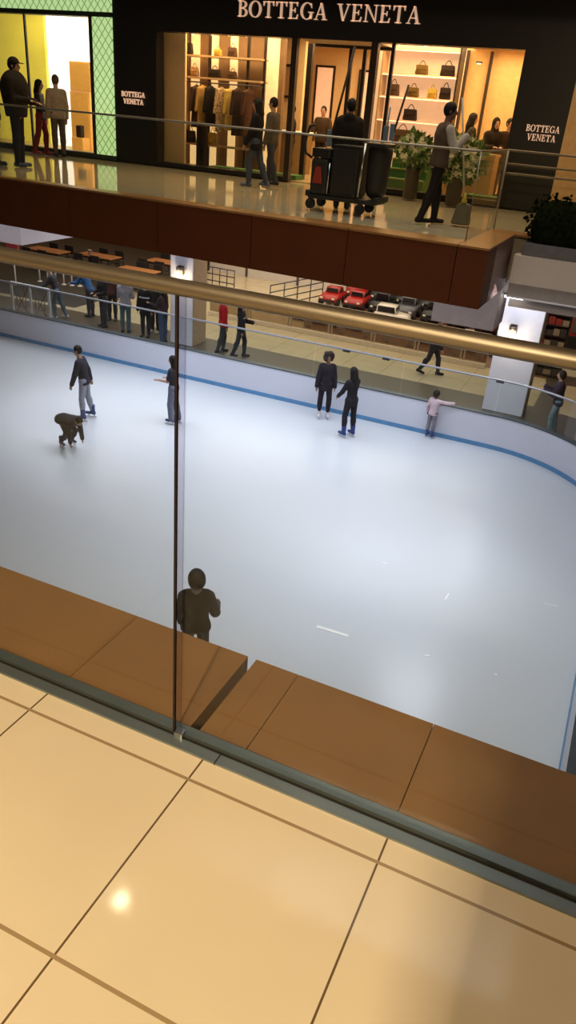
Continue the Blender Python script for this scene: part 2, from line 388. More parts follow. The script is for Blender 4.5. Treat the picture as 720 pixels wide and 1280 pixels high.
struct(boxo('wall_slab_edge', (-9, 1.1, -1.2), (7, 1.29, -.05), dark))
struct(boxo('ceiling', (-9, -5, 3.25), (7, 3.1, 3.45), mat('ceiling_plaster', (.6, .52, .40), .9)))
struct(boxo('wall_behind', (-9, -5.2, -.5), (7, -5, 3.4), mat('back_plaster', (.45, .34, .2), .8)))
pil = struct(boxo('added_shadow_pillar', (.04, -1.75, 0), (.75, -.95, 3.25), mat('back_plaster', (.45, .34, .2), .8)))  # unseen pillar added behind the camera to shade the marble floor

# ---- rink: ice, boards with a kick strip
icem = mat('ice', (.60, .625, .655), .30, var=.03, scale=.35, spec=.35)
struct(boxo('floor_ice', (-40, -2, ICE-.2), (1.2, 18.5, ICE), icem))
CX, CY, RR = -2.2, 14.88, 2.95
def rink_path(off=0., n=24):
    p = [(-40, CY+RR+off)]
    p += [(CX+(RR+off)*math.sin(t), CY+(RR+off)*math.cos(t)) for t in np.linspace(0, PI/2, n)]
    return p+[(CX+RR+off, -2)]
def strip(name, o0, o1, z0, z1, m, parent=None, sl=slice(None)):
    bm = bmesh.new(); A = rink_path(o0)[sl]; B = rink_path(o1)[sl]; R_ = []
    for a, b_ in zip(A, B): R_.append([bm.verts.new((a[0], a[1], z0)), bm.verts.new((b_[0], b_[1], z0)), bm.verts.new((b_[0], b_[1], z1)), bm.verts.new((a[0], a[1], z1))])
    for p, q in zip(R_, R_[1:]):
        for k in range(4): bm.faces.new((p[k], p[(k+1) % 4], q[(k+1) % 4], q[k]))
    bm.faces.new(R_[0]); bm.faces.new(R_[-1][::-1])
    return bobj(name, bm, m, parent)
BT = -4.66
boards = struct(strip('wall_rink', 0, .12, ICE, BT, mat('rink_board', (.66, .67, .76), .35, var=.02, scale=.7)))
strip('kick_strip', -.012, .004, ICE, ICE+.11, mat('kick_blue', (.10, .27, .50), .4), boards)
strip('board_cap', -.02, .16, BT, BT+.03, mat('cap_grey', (.06, .075, .085), .4), boards)
# ice markings and scratches
def ice_mark(name, a, b_, w, m):
    p = onz(*a, ICE); q = onz(*b_, ICE); d = nrm((q-p)*np.array([1, 1, 0])); n_ = np.array([-d[1], d[0], 0])*w/2
    bm = bmesh.new(); z = ICE+.004
    vs = [(*(v[:2]), z) for v in (p+n_, p-n_, q-n_, q+n_)]
    slab_poly(bm, [(v[0], v[1], ICE-.01) for v in vs], vs); return bobj(name, bm, m)
tag(ice_mark('ice_line', (396, 783), (435, 795), .06, mat('ice_white', (.95, .93, .88), .5)), 'short white stripe lying on the open ice', 'line')
for i_, (a, b_, w, lb) in enumerate((((478, 703), (484, 705), .025, 'white fleck on the ice in the middle of the rink'), ((556, 750), (561, 742), .02, 'thin pale scratch on the ice right of the white stripe'),
                          ((531, 819), (537, 820), .03, 'pale fleck on the ice below the thin scratch'), ((618, 842), (621, 844), .03, 'pale fleck on the ice nearest the right boards'), ((680, 755), (698, 758), .02, 'long thin scratch on the ice near the right boards'))):
    tag(ice_mark('ice_scratch', a, b_, w, MATS['ice_white']), lb, 'scratch', 'scratches on the ice')

# ---- lower concourse
lowm = tile_mat('concourse_tile', (.52, .43, .27), (.28, .2, .1), (.28, .2, .1), 1.2, 1.2, 0, 0, .015, .015, .2, .05)
bm = bmesh.new(); bot = [(-40, 17.97), (-2.2, 17.97)]+[(CX+3.08*math.sin(t), CY+3.08*math.cos(t)) for t in np.linspace(.1, PI/2, 14)]+[(.88, -2), (16, -2), (16, 46), (-40, 46)]
slab_poly(bm, [(x, y, LOW-.3) for x, y in bot], [(x, y, LOW) for x, y in bot]); struct(bobj('floor_lower', bm, lowm))
borderm = mat('border_stone', (.075, .055, .035), .4)
def border(name, o0, o1, sl=slice(None)): return struct(strip(name, o0, o1, LOW, LOW+.006, borderm, None, sl))
border('floor_border', .15, 2.75)
p0 = onz(268, 385, LOW)
struct(boxo('floor_dark_band', (-1.55, 20.0, LOW), (-.95, 23.4, LOW+.007), borderm))
struct(boxo('floor_dark_cross', (-1.6, 23.2, LOW), (8, 24.2, LOW+.0075), borderm))
struct(boxo('floor_dark_left', (-40, 20.9, LOW), (-17.2, 46, LOW+.0065), mat('dark_carpet', (.05, .04, .03), .8)))
struct(boxo('wall_lower_back', (-40, 45, LOW), (16, 45.3, -.9), mat('lower_back', (.05, .032, .02), .8)))
struct(boxo('wall_lower_left', (-40.2, -2, LOW), (-40, 46, -.9), mat('lower_back', (.05, .032, .02), .8)))
hoardm = mat('hoarding_white', (.56, .50, .44), .6, var=.03)
hb = struct(boxo('wall_hoarding', (-17.2, 30.2, LOW), (-10.7, 30.35, -1.4), hoardm))
for x in (-15.35, -12.9): boxo('hoarding_joint', (x-.05, 30.17, LOW), (x+.05, 30.2, -1.4), borderm, hb)
# pit beyond the right boards
struct(boxo('wall_pit', (3.6, -2, LOW), (3.8, 18, -1), mat('pit_blue_grey', (.10, .12, .17), .7)))
struct(boxo('floor_pit', (.9, -2, LOW), (3.6, 16, LOW+.012), mat('pit_floor', (.055, .065, .09), .7)))

# ---- columns of the lower floor
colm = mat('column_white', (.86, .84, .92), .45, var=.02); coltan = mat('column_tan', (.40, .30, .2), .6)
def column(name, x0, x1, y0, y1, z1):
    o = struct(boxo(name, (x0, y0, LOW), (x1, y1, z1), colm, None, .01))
    boxo('tan_shaded_side', (x1, y0+.02, LOW), (x1+.015, y1, z1), coltan, o); return o  # thin tan slab; on the right column it paints the shaded side
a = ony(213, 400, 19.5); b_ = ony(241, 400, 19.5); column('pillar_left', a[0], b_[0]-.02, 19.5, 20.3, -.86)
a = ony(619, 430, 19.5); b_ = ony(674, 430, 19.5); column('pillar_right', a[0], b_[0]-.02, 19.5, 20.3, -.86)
def sconce(px, py, label):
    p = ony(px, py, 19.5); t = empty('wall_sconce', (p[0], 19.5, p[2])); tag(t, label, 'lamp', 'column sconces')
    boxo('back_plate', (-.09, -.03, -.14), (.09, 0, .12), mat('sconce_metal', (.25, .2, .16), .4, .6), t, .01)
    bm = bmesh.new(); lathe(bm, [(.10, .1), (.10, 0), (.085, 0), (.085, .1)], (0, -.12, 0), 16); bobj('shade', bm, MATS['sconce_metal'], t, True)
    bm = bmesh.new(); lathe(bm, [(.03, 0), (.08, -.03), (.085, -.12), (.05, -.17), (.01, -.18)], (0, -.12, 0), 16); bobj('glass_bulb', bm, mat('lamp_glow', (1, .8, .5), .4, emit=(1, .68, .28), es=2.2), t, True)
    l = bpy.data.lights.new('sconce_light', 'POINT'); l.energy = 9; l.color = (1, .8, .5); l.shadow_soft_size = .06
    lo = bpy.data.objects.new('sconce_light', l); COL.objects.link(lo); lo.location = (p[0], 19.5-.26, p[2]-.22)
sconce(227, 337, 'wall lamp on the white column behind the queue'); sconce(642, 411, 'wall lamp on the white column behind the walking man')

# ---- soffits under the far gallery
sofm = mat('soffit_grey', (.36, .31, .29), .7, var=.02)
struct(boxo('ceiling_lower', (-40, 11.92, -.88), (-1.95, 46, -.81), mat('lower_ceiling', (.5, .46, .42), .8)))
struct(boxo('ceiling_lower_right', (-1.95, 14.95, -1.25), (16, 46, -1.18), MATS['lower_ceiling']))
struct(boxo('trim_soffit_left', (-24, 13.7, -1.66), (-12.66, 15.6, -.86), sofm))
struct(boxo('trim_soffit_mid', (-3.15, 13.7, -1.7), (-2.02, 14.6, -.86), mat('soffit_mid', (.22, .17, .14), .7)))
# ---- far gallery slab with red-brown fascia
fascm = mat('fascia_brown', (.105, .025, .004), .5, spec=.2, var=.06, scale=3)
ledgem = mat('fascia_top', (.30, .13, .035), .3)
tileup = tile_mat('far_marble', (.50, .42, .29), (.2, .15, .09), (.2, .15, .09), 1.2, 1.2, .3, .2, .01, .01, .07, .05, .6)
xr = -1.93                                   # right end of the slab
struct(boxo('floor_far', (-40, 11.85, -.80), (-2.38, 40, -.03), tileup))
struct(boxo('floor_far_right', (-2.38, 13.75, -.80), (-1.2, 40, -.035), tileup))
fas = empty('trim_2'); fas['kind'] = 'structure'
yA = lambda x: 11.30+(-1.93-x)*.042          # the edge runs slightly away to the left
sx = [-26, -22.5, -19, -16, -13.1, -11.3, -9.55, -7.62, -5.78, -4.1, -2.395, -1.93]
def fpanel(x0, x1, m, tm):
    bm = bmesh.new(); e = .006; zt = -.05; zb = -.87
    slab_poly(bm, [(x0+e, yA(x0), zb), (x1-e, yA(x1), zb), (x1-e, 11.9, zb), (x0+e, 11.9, zb)], [(x0+e, yA(x0), zt), (x1-e, yA(x1), zt), (x1-e, 11.9, zt), (x0+e, 11.9, zt)])
    o = bobj('fascia_panel', bm, m, fas)
    bm = bmesh.new()
    slab_poly(bm, [(x0+e, yA(x0)-.01, zt), (x1-e, yA(x1)-.01, zt), (x1-e, 11.9, zt), (x0+e, 11.9, zt)], [(x0+e, yA(x0)-.01, zt+.03), (x1-e, yA(x1)-.01, zt+.03), (x1-e, 11.9, zt+.03), (x0+e, 11.9, zt+.03)])
    bobj('ledge_top', bm, tm, o)
for a, b_ in zip(sx, sx[1:]): fpanel(a, b_, fascm, ledgem)
boxo('side_panel', (-2.38, 11.9, -.87), (xr, 13.35, -.05), mat('fascia_side', (.20, .10, .075), .35), fas)
boxo('side_ledge', (-2.38, 11.9, -.05), (xr, 13.35, -.02), ledgem, fas)
boxo('side_ledge', (-2.37, 13.36, -.05), (-1.55, 13.74, -.02), ledgem, fas)
# bridge at right with white fascia and planter
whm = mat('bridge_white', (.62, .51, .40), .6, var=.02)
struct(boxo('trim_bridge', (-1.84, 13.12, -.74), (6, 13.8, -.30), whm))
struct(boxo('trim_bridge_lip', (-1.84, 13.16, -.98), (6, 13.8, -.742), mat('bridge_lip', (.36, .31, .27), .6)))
zS0, zS1 = ony(680, 375, 14.2)[2], ony(680, 390, 14.2)[2]; struct(boxo('trim_slot', (ony(655, 370, 14.1)[0], 14.08, zS0), (6, 14.19, -.99), dark))
struct(boxo('trim_soffit_right', (ony(636.5, 374, 14.2)[0], 14.2, zS1), (6, 14.9, zS0), mat('soffit_right', (.27, .215, .17), .7)))
struct(boxo('floor_bridge', (-1.2, 13.75, -.74), (6, 17.4, -.04), tileup))

# ---- shop fronts
blackm = mat('facade_black', (.006, .004, .0025), .4, var=.1)
def wall_x(name, x0, x1, z0, z1, y0=FAC, y1=FAC+.35, m=None): return struct(boxo(name, (x0, y0, z0), (x1, y1, z1), m or blackm))
ZT = 4.6; W1a, W1b, W2a, W2b, ZW = F(195, 120)[0], F(364, 120)[0], F(462, 120)[0], F(640, 150)[0], 2.86
wall_x('wall_front_left', -12.78, W1a, 0, ZW); wall_x('wall_front_right', W2b, -1.98, 0, ZW)
wall_x('wall_front_top', -12.78, -1.98, ZW, ZT); 
wall_x('trim_plinth_left', W1a, W1b, 0, .09); wall_x('trim_plinth_right', W2a, W2b, 0, .10)
wall_x('wall_front_far_right', -1.98, 8, 0, ZT, FAC-.02, FAC+.33, mat('stone_tan', (.62, .38, .17), .6))
struct(boxo('ceiling_far', (-40, 12.3, ZT), (10, 40, ZT+.2), mat('far_ceiling', (.10, .08, .06), .9)))
# recessed entrance: reveals and posts
E_L, E_R, YD = F(378, 140)[0], F(457, 140)[0], 18.7
def post(name, x, y, w=.09, z1=ZW, z0=0): return struct(boxo(name, (x-w/2, y-w/2, z0), (x+w/2, y+w/2, z1), mat('frame_bronze', (.02, .012, .006), .35)))
post('trim_post_a', W1b, FAC+.05, .13); post('trim_post_b', W2a, FAC+.05, .15)
for k, (px_, yy) in enumerate(((383, YD), (432, YD), (449, YD))): post('trim_door_post_%d' % k, ony(px_, 140, yy)[0], yy, .12 if k == 0 else .08)
struct(boxo('trim_door_head', (W1b, YD-.08, ZW-.06), (W2a, YD+.08, ZW+.3), MATS['frame_bronze']))
struct(boxo('ceiling_recess', (W1b, FAC+.1, ZW), (W2a, YD, ZW+.1), mat('recess_ceiling', (.35, .27, .16), .7)))
post('trim_mullion_right', ony(485, 120, FAC+.1)[0], FAC+.1, .07)
# interior of the shop
creamm = mat('shop_cream', (.72, .52, .28), .7, var=.03); roofm = mat('shop_ceiling', (.6, .46, .28), .8)
YB = 24.0
struct(boxo('floor_shop', (-13, FAC+.3, -.03), (-2.3, YB+.3, .0), mat('shop_floor', (.45, .33, .18), .25)))
struct(boxo('ceiling_shop', (-13, FAC+.35, ZW+.35), (-2.3, YB, ZW+.45), roofm))
struct(boxo('wall_shop_back', (-13, YB, 0), (-2.3, YB+.2, 3.3), creamm))
struct(boxo('wall_shop_left', (W1a-.3, FAC+.35, 0), (W1a-.2, YB, 3.3), creamm))
struct(boxo('wall_shop_right', (W2b+.12, FAC+.35, 0), (W2b+.25, YB, 3.3), creamm))
struct(boxo('wall_window_back', (W1a-.2, 19.3, 0), (ony(352, 120, 19.3)[0], 19.45, 3.2), mat('window_back', (.20, .115, .05), .6)))
xa = ony(232, 130, 19.28)[0]
struct(boxo('wall_window_left', (W1a-.19, 17.92, 0), (ony(231, 130, 17.92)[0], 18.0, 3.2), creamm))
glowm = mat('lit_strip', (.9, .66, .36), .6, emit=(1, .66, .30), es=.8)
for k, (pa, pb) in enumerate(((240, 249), (262, 272), (288, 296), (329, 347))):
    xA, xB = ony(pa, 110, 19.28)[0], ony(pb, 110, 19.28)[0]
    struct(boxo('trim_lit_strip_%d' % k, (xA, 19.22, 0), (xB, 19.3, 3.1), glowm))
# right window: partition behind the bag shelves
xs0, xs1 = ony(478, 120, 19.6)[0], ony(570, 120, 19.6)[0]
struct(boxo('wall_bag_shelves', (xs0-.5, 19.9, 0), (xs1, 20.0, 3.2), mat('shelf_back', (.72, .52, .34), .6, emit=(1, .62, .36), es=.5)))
struct(boxo('wall_room_back', (xs1-1, 21.6, 0), (W2b+.12, 21.7, 3.2), mat('room_amber', (.75, .50, .22), .7)))
for px_ in (553+26, 608): post('trim_room_post_%d' % px_, ony(px_, 110, 21.5)[0], 21.5, .07, 3.1)
# glazing
wg = glass('shop_glass', (.96, .95, .92), .06)
struct(boxo('window_1', (W1a, FAC+.04, .09), (W1b, FAC+.05, ZW), wg)); struct(boxo('window_2', (W2a, FAC+.04, .1), (W2b, FAC+.05, ZW), wg))
# doorway beyond: back wall panels with lit mirror frames
def framed(x0, x1, z0, z1, y, label, glow):
    t = empty('wall_mirror', ((x0+x1)/2, y, z0)); tag(t, label, 'mirror'); w = (x1-x0)/2; h_ = z1-z0
    bm = bmesh.new()
    for lo, hi in (((-w-.06, -.05, -.06), (-w, 0, h_+.06)), ((w, -.05, -.06), (w+.06, 0, h_+.06)), ((-w, -.05, h_), (w, 0, h_+.06)), ((-w, -.05, -.06), (w, 0, 0))): box(bm, lo, hi)
    bobj('frame', bm, MATS['frame_bronze'], t); boxo('panel', (-w, -.03, 0), (w, -.01, h_), glow, t)
pinkm = mat('lit_panel', (.7, .45, .3), .5, emit=(1, .55, .30), es=.5)
p = ony(398, 84, 23.9); q = ony(414, 125, 23.9); framed(p[0], q[0], .9, p[2], 23.9, 'tall lit panel in a dark frame seen through the shop doorway', pinkm)
p = ony(452, 90, 23.9); q = ony(463, 140, 23.9); framed(p[0], q[0], .9, p[2], 23.9, 'narrow lit panel at the right edge of the shop doorway', pinkm)
p = ony(339, 82, 20.9); q = ony(366, 120, 20.9); framed(p[0], q[0], q[2], p[2], 20.9, 'dark framed picture above the lit counter inside the shop', mat('picture_tan', (.35, .2, .09), .5))
struct(boxo('wall_picture', (ony(330, 90, 21)[0], 20.95, 0), (ony(381, 90, 21)[0], 21.1, 3.2), creamm))
# ---- neighbouring shop with the green lattice front
def lattice():
    m = mat('green_lattice', (.3, .5, .25), .5); nt = m.node_tree; b = nt.nodes['Principled BSDF']
    tc = N(nt, 'ShaderNodeTexCoord'); sp = N(nt, 'ShaderNodeSeparateXYZ'); nt.links.new(tc.outputs['Object'], sp.inputs[0])
    X_, Z_ = sp.outputs[0], sp.outputs[2]; ds = []
    for sg in ('ADD', 'SUBTRACT'):
        v = math_node(nt, sg, math_node(nt, 'MULTIPLY', X_, 5.2), math_node(nt, 'MULTIPLY', Z_, 4.2))
        ds.append(math_node(nt, 'ABSOLUTE', math_node(nt, 'SUBTRACT', math_node(nt, 'FRACT', math_node(nt, 'ADD', v, 500.)), .5)))
    ln = math_node(nt, 'LESS_THAN', math_node(nt, 'MINIMUM', *ds), .075)
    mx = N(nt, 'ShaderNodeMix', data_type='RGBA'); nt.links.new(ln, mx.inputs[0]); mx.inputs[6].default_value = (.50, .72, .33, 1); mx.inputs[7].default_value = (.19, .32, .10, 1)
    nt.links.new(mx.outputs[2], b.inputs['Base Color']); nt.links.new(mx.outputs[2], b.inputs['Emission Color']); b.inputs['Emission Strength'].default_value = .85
    return m
lat = lattice(); darkg = mat('lattice_frame', (.02, .03, .015), .5)
G0, G1 = F(117, 60)[0], F(141, 60)[0]
struct(boxo('trim_lattice_post', (G0, FAC-.03, .1), (G1, FAC+.25, 3.1), lat)); struct(boxo('trim_lattice_beam', (-40, FAC-.03, 3.18), (G1, FAC+.25, 4.2), lat))
struct(boxo('trim_lattice_rail', (-40, FAC-.04, 3.08), (G1, FAC+.25, 3.18), darkg)); struct(boxo('trim_lattice_jamb', (G0-.10, FAC-.04, 0), (G0, FAC+.25, 3.1), darkg))
struct(boxo('trim_lattice_sill', (-40, FAC-.05, 0), (G1+.05, FAC+.25, .10), darkg))
yel = mat('window_yellow', (.55, .5, .06), .6, emit=(.85, .66, .08), es=.62, var=.2, scale=1.2); orange = mat('display_orange', (.75, .40, .10), .6, emit=(1, .46, .08), es=.35)
struct(boxo('wall_yellow', (-22, 19.4, 0), (ony(56, 60, 19.4)[0], 19.5, 3.4), yel))
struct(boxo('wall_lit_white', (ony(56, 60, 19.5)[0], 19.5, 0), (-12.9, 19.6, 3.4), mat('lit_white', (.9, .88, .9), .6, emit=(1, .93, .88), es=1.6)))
struct(boxo('floor_left_shop', (-22, FAC+.25, -.03), (-12.8, 19.6, .06), mat('left_shop_floor', (.6, .45, .2), .4)))
struct(boxo('ceiling_left_shop', (-22, FAC+.25, 3.4), (-12.8, 19.6, 3.5), roofm)); struct(boxo('wall_left_shop_side', (-12.95, FAC+.25, 0), (-12.8, 19.6, 3.4), creamm))
post('trim_left_mullion', F(33, 80)[0], FAC+.05, .05, 3.1, .1)
struct(boxo('window_3', (-22, FAC+.04, .1), (G0-.1, FAC+.05, 3.08), wg))

# ================================================================== RAILINGS
steel = mat('brushed_steel', (.55, .55, .55), .28, 1., var=.04); teal = mat('channel_steel', (.30, .34, .33), .32, .8, var=.05)
brass = mat('rail_bronze', (.21, .175, .125), .42, .9, var=.05, scale=3)
near = empty('glass_railing', (-.79, 1.282, 0)); tag(near, 'clear glass railing with bronze handrail in front of the camera', 'railing')
def npart(name, lo, hi, m, bev=0., par=near):
    o = boxo(name, (lo[0]+.79, lo[1]-1.282, lo[2]), (hi[0]+.79, hi[1]-1.282, hi[2]), m, par, bev); return o
gl = glass('near_glass', (.93, .95, .94), .005)
npart('glass_panel', (-4.2, 1.276, .004), (-.8035, 1.288, 1.172), gl)
npart('glass_panel', (-.7795, 1.276, .004), (3.2, 1.288, 1.172), gl)
npart('edge_seal', (-.8045, 1.279, .004), (-.7985, 1.285, 1.172), mat('seal_dark', (.018, .011, .009), .6, spec=.2))
npart('edge_refraction', (-.7985, 1.281, .004), (-.780, 1.283, 1.172), glass('edge_glass', (.80, .79, .81), .005))  # tinted strip stands in for refraction at the glass edge
ch = npart('base_channel', (-4.2, 1.238, -.05), (3.2, 1.272, .006), teal, .002)
npart('channel_back', (-4.2, 1.2885, -.05), (3.2, 1.320, .006), teal, .002, ch)
npart('channel_groove', (-4.2, 1.272, -.05), (3.2, 1.2885, -.004), mat('groove_dark', (.03, .02, .015), .6), 0, ch)
npart('channel_joint', (-.655, 1.2375, .0), (-.652, 1.272, .0066), MATS['seal_dark'], 0, ch)
npart('edge_clamp', (-.797, 1.27, 0), (-.772, 1.2935, .018), steel, .002)
bm = bmesh.new(); R_ = []
for x in (-3.4, 4.0): R_.append([bm.verts.new((x, .0175*math.cos(k*PI/9), 1.178+.0165*math.sin(k*PI/9))) for k in range(18)])
for k in range(18): bm.faces.new((R_[0][k], R_[0][(k+1) % 18], R_[1][(k+1) % 18], R_[1][k]))
bobj('handrail', bm, brass, near, True)

fg = glass('far_glass', (.93, .94, .90), .02)
fr_ = empty('glass_railing', (-6, 11.75, 0)); tag(fr_, 'glass railing along the edge of the far upper gallery', 'railing')
fz = 1.18
bm = bmesh.new()
def far_pane(a, b_): 
    d = nrm(np.array(b_)-np.array(a)); n_ = np.array([-d[1], d[0]])*.006; o = np.array([-6, 11.75])
    v = [np.array(a)+n_-o, np.array(a)-n_-o, np.array(b_)-n_-o, np.array(b_)+n_-o]; bm = bmesh.new()
    slab_poly(bm, [(*p, -.04) for p in v], [(*p, fz) for p in v]); bobj('glass_panel', bm, fg, fr_)
fx = [-26, -23, -20, -17, -14.2, -11.4, -8.6, -5.6, -2.385]
for a, b_ in zip(fx, fx[1:]): far_pane((a+.01, 11.75), (b_-.01, 11.75))
far_pane((-2.385, 11.76), (-2.385, 13.78))
tubeo('handrail', [(-20, 0, fz), (3.6, 0, fz), (3.615, .02, fz), (3.615, 2.03, fz)], .016, mat('rail_silver', (.34, .29, .21), .45, .8), fr_)
br = empty('glass_railing', (2, 13.82, 0)); tag(br, 'railing with twin lower bars behind the hedge at the right', 'railing')
for x0, x1 in ((-2.37, .6), (.62, 5)): boxo('glass_panel', (x0-2, -.006, -.035), (x1-2, .006, fz), fg, br)
tubeo('handrail', [(-4.385, 0, fz), (3, 0, fz)], .016, MATS['rail_silver'], br)
for z in (.98, .84): tubeo('lower_bar', [(-4.34, 0, z), (3, 0, z)], .016, MATS['rail_silver'], br)
tubeo('post', [(-4.37, 0, -.04), (-4.37, 0, fz)], .018, MATS['rail_silver'], br)
tubeo('end_cap', [(3.615, .0, -.04), (3.615, .0, fz)], .008, MATS['rail_silver'], fr_)

rf = empty('rink_fence', (CX, CY, BT)); tag(rf, 'glass fence with silver handrail on top of the rink boards', 'railing')
rg = glass('rink_glass', (.80, .87, .89), .025)
FT = -3.78
P_ = rink_path(.07, 30)
def along(d):
    pts = [np.array(p) for p in P_]; 
    for p, q in zip(pts, pts[1:]):
        L = np.linalg.norm(q-p)
        if d <= L: return p+(q-p)*d/L
        d -= L
    return pts[-1]
L0 = 40+CX
d_ = L0-26.4
while d_ < L0+8:
    n_ = 8; A = [along(d_+.012+(2.4-.024)*k/n_)-np.array([CX, CY]) for k in range(n_+1)]
    bm = bmesh.new(); lo = [bm.verts.new((*p, .03)) for p in A]; hi = [bm.verts.new((*p, FT-BT)) for p in A]
    for k in range(n_): bm.faces.new((lo[k], lo[k+1], hi[k+1], hi[k]))
    bobj('glass_panel', bm, rg, rf); d_ += 2.4
tubeo('handrail', [(*(along(L0-26+k*.25)-np.array([CX, CY])), FT-BT) for k in range(136)], .026, mat('rink_rail', (.36, .36, .39), .42, .8), rf)
for px_ in (432, 483, 633): 
    p = ony(px_, 440, CY+RR); boxo('rail_bracket', (p[0]-CX-.09, RR+.03, FT-BT-.06), (p[0]-CX+.09, RR+.10, FT-BT-.02), mat('bracket_dark', (.03, .03, .03), .5), rf)

# ================================================================== SIGNS
def ring(cx, cy, rx, ry, ix, iy, a0=0, a1=360, n=28):
    """thick-and-thin bowl as a list of quads"""
    q = []
    for k in range(n):
        t0, t1 = [math.radians(a0+(a1-a0)*(k+e)/n) for e in (0, 1)]
        q.append([(cx+rx*math.cos(t0), cy+ry*math.sin(t0)), (cx+rx*math.cos(t1), cy+ry*math.sin(t1)), (cx+ix*math.cos(t1), cy+iy*math.sin(t1)), (cx+ix*math.cos(t0), cy+iy*math.sin(t0))])
    return q
def rc(x0, y0, x1, y1): return [(x0, y0), (x1, y0), (x1, y1), (x0, y1)]
T_, t_ = .16, .065
def glyph(c):
    if c == 'B': return .74, [rc(.1, 0, .26, 1), rc(0, 0, .4, t_), rc(0, 1-t_, .4, 1), rc(.2, .5, .42, .5+t_)]+ring(.36, .765, .32, .235, .17, .17, -90, 90, 14)+ring(.38, .27, .36, .27, .2, .205, -90, 90, 14)
    if c == 'O': return .98, ring(.49, .5, .48, .52, .31, .455)
    if c == 'T': return .86, [rc(.35, 0, .51, 1), rc(.22, 0, .64, t_), rc(.03, 1-t_, .83, 1), [(.03, 1), (.03, .72), (.08, .72), (.15, .94)], [(.83, 1), (.71, .94), (.78, .72), (.83, .72)]]
    if c == 'E': return .76, [rc(.1, 0, .26, 1), rc(0, 0, .68, t_), rc(0, 1-t_, .66, 1), rc(.2, .48, .5, .48+t_), rc(.46, .38, .51, .66), [(.72, .28), (.67, .28), (.58, .04), (.68, 0)], [(.66, 1), (.56, .96), (.62, .76), (.66, .76)]]
    if c == 'G': return .94, ring(.5, .5, .48, .52, .31, .455, 48, 325, 24)+[rc(.72, .04, .88, .42), rc(.6, .40, .98, .46), [(.80, .98), (.74, .92), (.80, .68), (.85, .68)]]
    if c == 'A': return .94, [[(.1, .03), (.16, .03), (.49, 1), (.43, 1)], [(.66, .03), (.84, .03), (.53, 1), (.38, 1)], rc(.25, .30, .7, .36), rc(0, 0, .28, .05), rc(.56, 0, .94, .05)]
    if c == 'V': return .94, [[(.1, .97), (.28, .97), (.56, 0), (.42, 0)], [(.76, .97), (.83, .97), (.52, 0), (.46, 0)], rc(0, .95, .38, 1), rc(.64, .95, .94, 1)]
    if c == 'N': return .98, [rc(.12, 0, .19, 1), rc(.78, 0, .85, 1), [(.08, 1), (.26, 1), (.85, 0), (.78, 0)], rc(0, 0, .32, .05), rc(.64, .95, .98, 1), rc(0, .95, .2, 1)]
    return .45, []
signm = mat('sign_letter', (.75, .55, .40), .4, emit=(1, .64, .44), es=.42); sidem = MATS['frame_bronze']
def sign(name, lines, left, right, base, hgt, label, y=FAC, lead=1.3):
    """lettering standing off the facade; each letter is a part"""
    t = empty(name, ((left+right)/2, y, base)); tag(t, label, 'sign', None)
    for li, tx in enumerate(lines):
        adv = [glyph(c)[0]+.10 for c in tx]; W = sum(adv)-.10; 
        k = (right-left)/(Wmax if (Wmax := max(sum(glyph(c)[0]+.10 for c in q)-.10 for q in lines)) else 1); x = -W*k/2
        for c, a in zip(tx, adv):
            if c != ' ':
                bm = bmesh.new()
                for poly in glyph(c)[1]: prism(bm, poly, .03, lambda u, v, w_, x=x: (x+u*k, -.045+w_, v*hgt-li*hgt*lead))
                bobj('letter', bm, signm, t)
            x += a*k
    return t
sign('shop_sign', ['BOTTEGA VENETA'], F(298, 20)[0], F(526, 27)[0], F(412, 25)[2]-.01, .30, 'large glowing serif sign reading BOTTEGA VENETA above the shop')
sign('wall_sign', ['BOTTEGA', 'VENETA'], F(153, 122)[0], F(182, 122)[0], F(167, 122)[2]+.01, .115, 'small BOTTEGA VENETA wall sign beside the green lattice post', lead=1.35)
sign('wall_sign', ['BOTTEGA', 'VENETA'], F(657, 166)[0], F(699, 168)[0], F(678, 166)[2]+.01, .12, 'small BOTTEGA VENETA wall sign right of the shop windows', lead=1.35)

# ceiling spots seen along the window heads
spotm = mat('spot_glow', (1, .9, .7), .5, emit=(1, .80, .50), es=5)
def spot(p, r, label, group=None):
    t = empty('ceiling_spot', tuple(p)); tag(t, label, 'lamp', group)
    bm = bmesh.new(); lathe(bm, [(r*1.3, .03), (r*1.3, 0), (r, -.004), (r, .03)], n=14); bobj('ring', bm, MATS['frame_bronze'], t)
    bm = bmesh.new(); lathe(bm, [(r, .002), (r*.8, -.012), (.005, -.02)], n=14); bobj('lens', bm, spotm, t, True)
for px_, py_ in ((219, 41), (241, 42), (265, 43), (286, 44), (308, 45), (333, 46)): spot(ony(px_, py_, FAC+.5), .045, 'small ceiling spot in the head of the clothes window', 'clothes window spots')
for px_, py_ in ((499, 55), (532, 57), (561, 58), (589, 59), (641, 62)): spot(ony(px_, py_, FAC+.5), .05, 'small ceiling spot in the head of the bag window', 'bag window spots')
spot(ony(418, 51, 18.0), .07, 'bright ceiling spot over the shop entrance'); spot(ony(599, 79, 20.2), .06, 'bright ceiling spot deep in the amber room behind the bag window')
# downlights of the near gallery (their glints show in the marble)
NS = []
def near_spot(px_, py_, r, label, ):
    p = onz(px_, py_, 0); d = nrm(p-CAM); k = 3.2/(-d[2]); q = p+np.array([d[0]*k, d[1]*k, 3.2]); NS.append(q); spot((q[0], q[1], 3.235), r, label)
near_spot(151, 1125, .06, 'downlight in the near gallery ceiling mirrored in the marble')

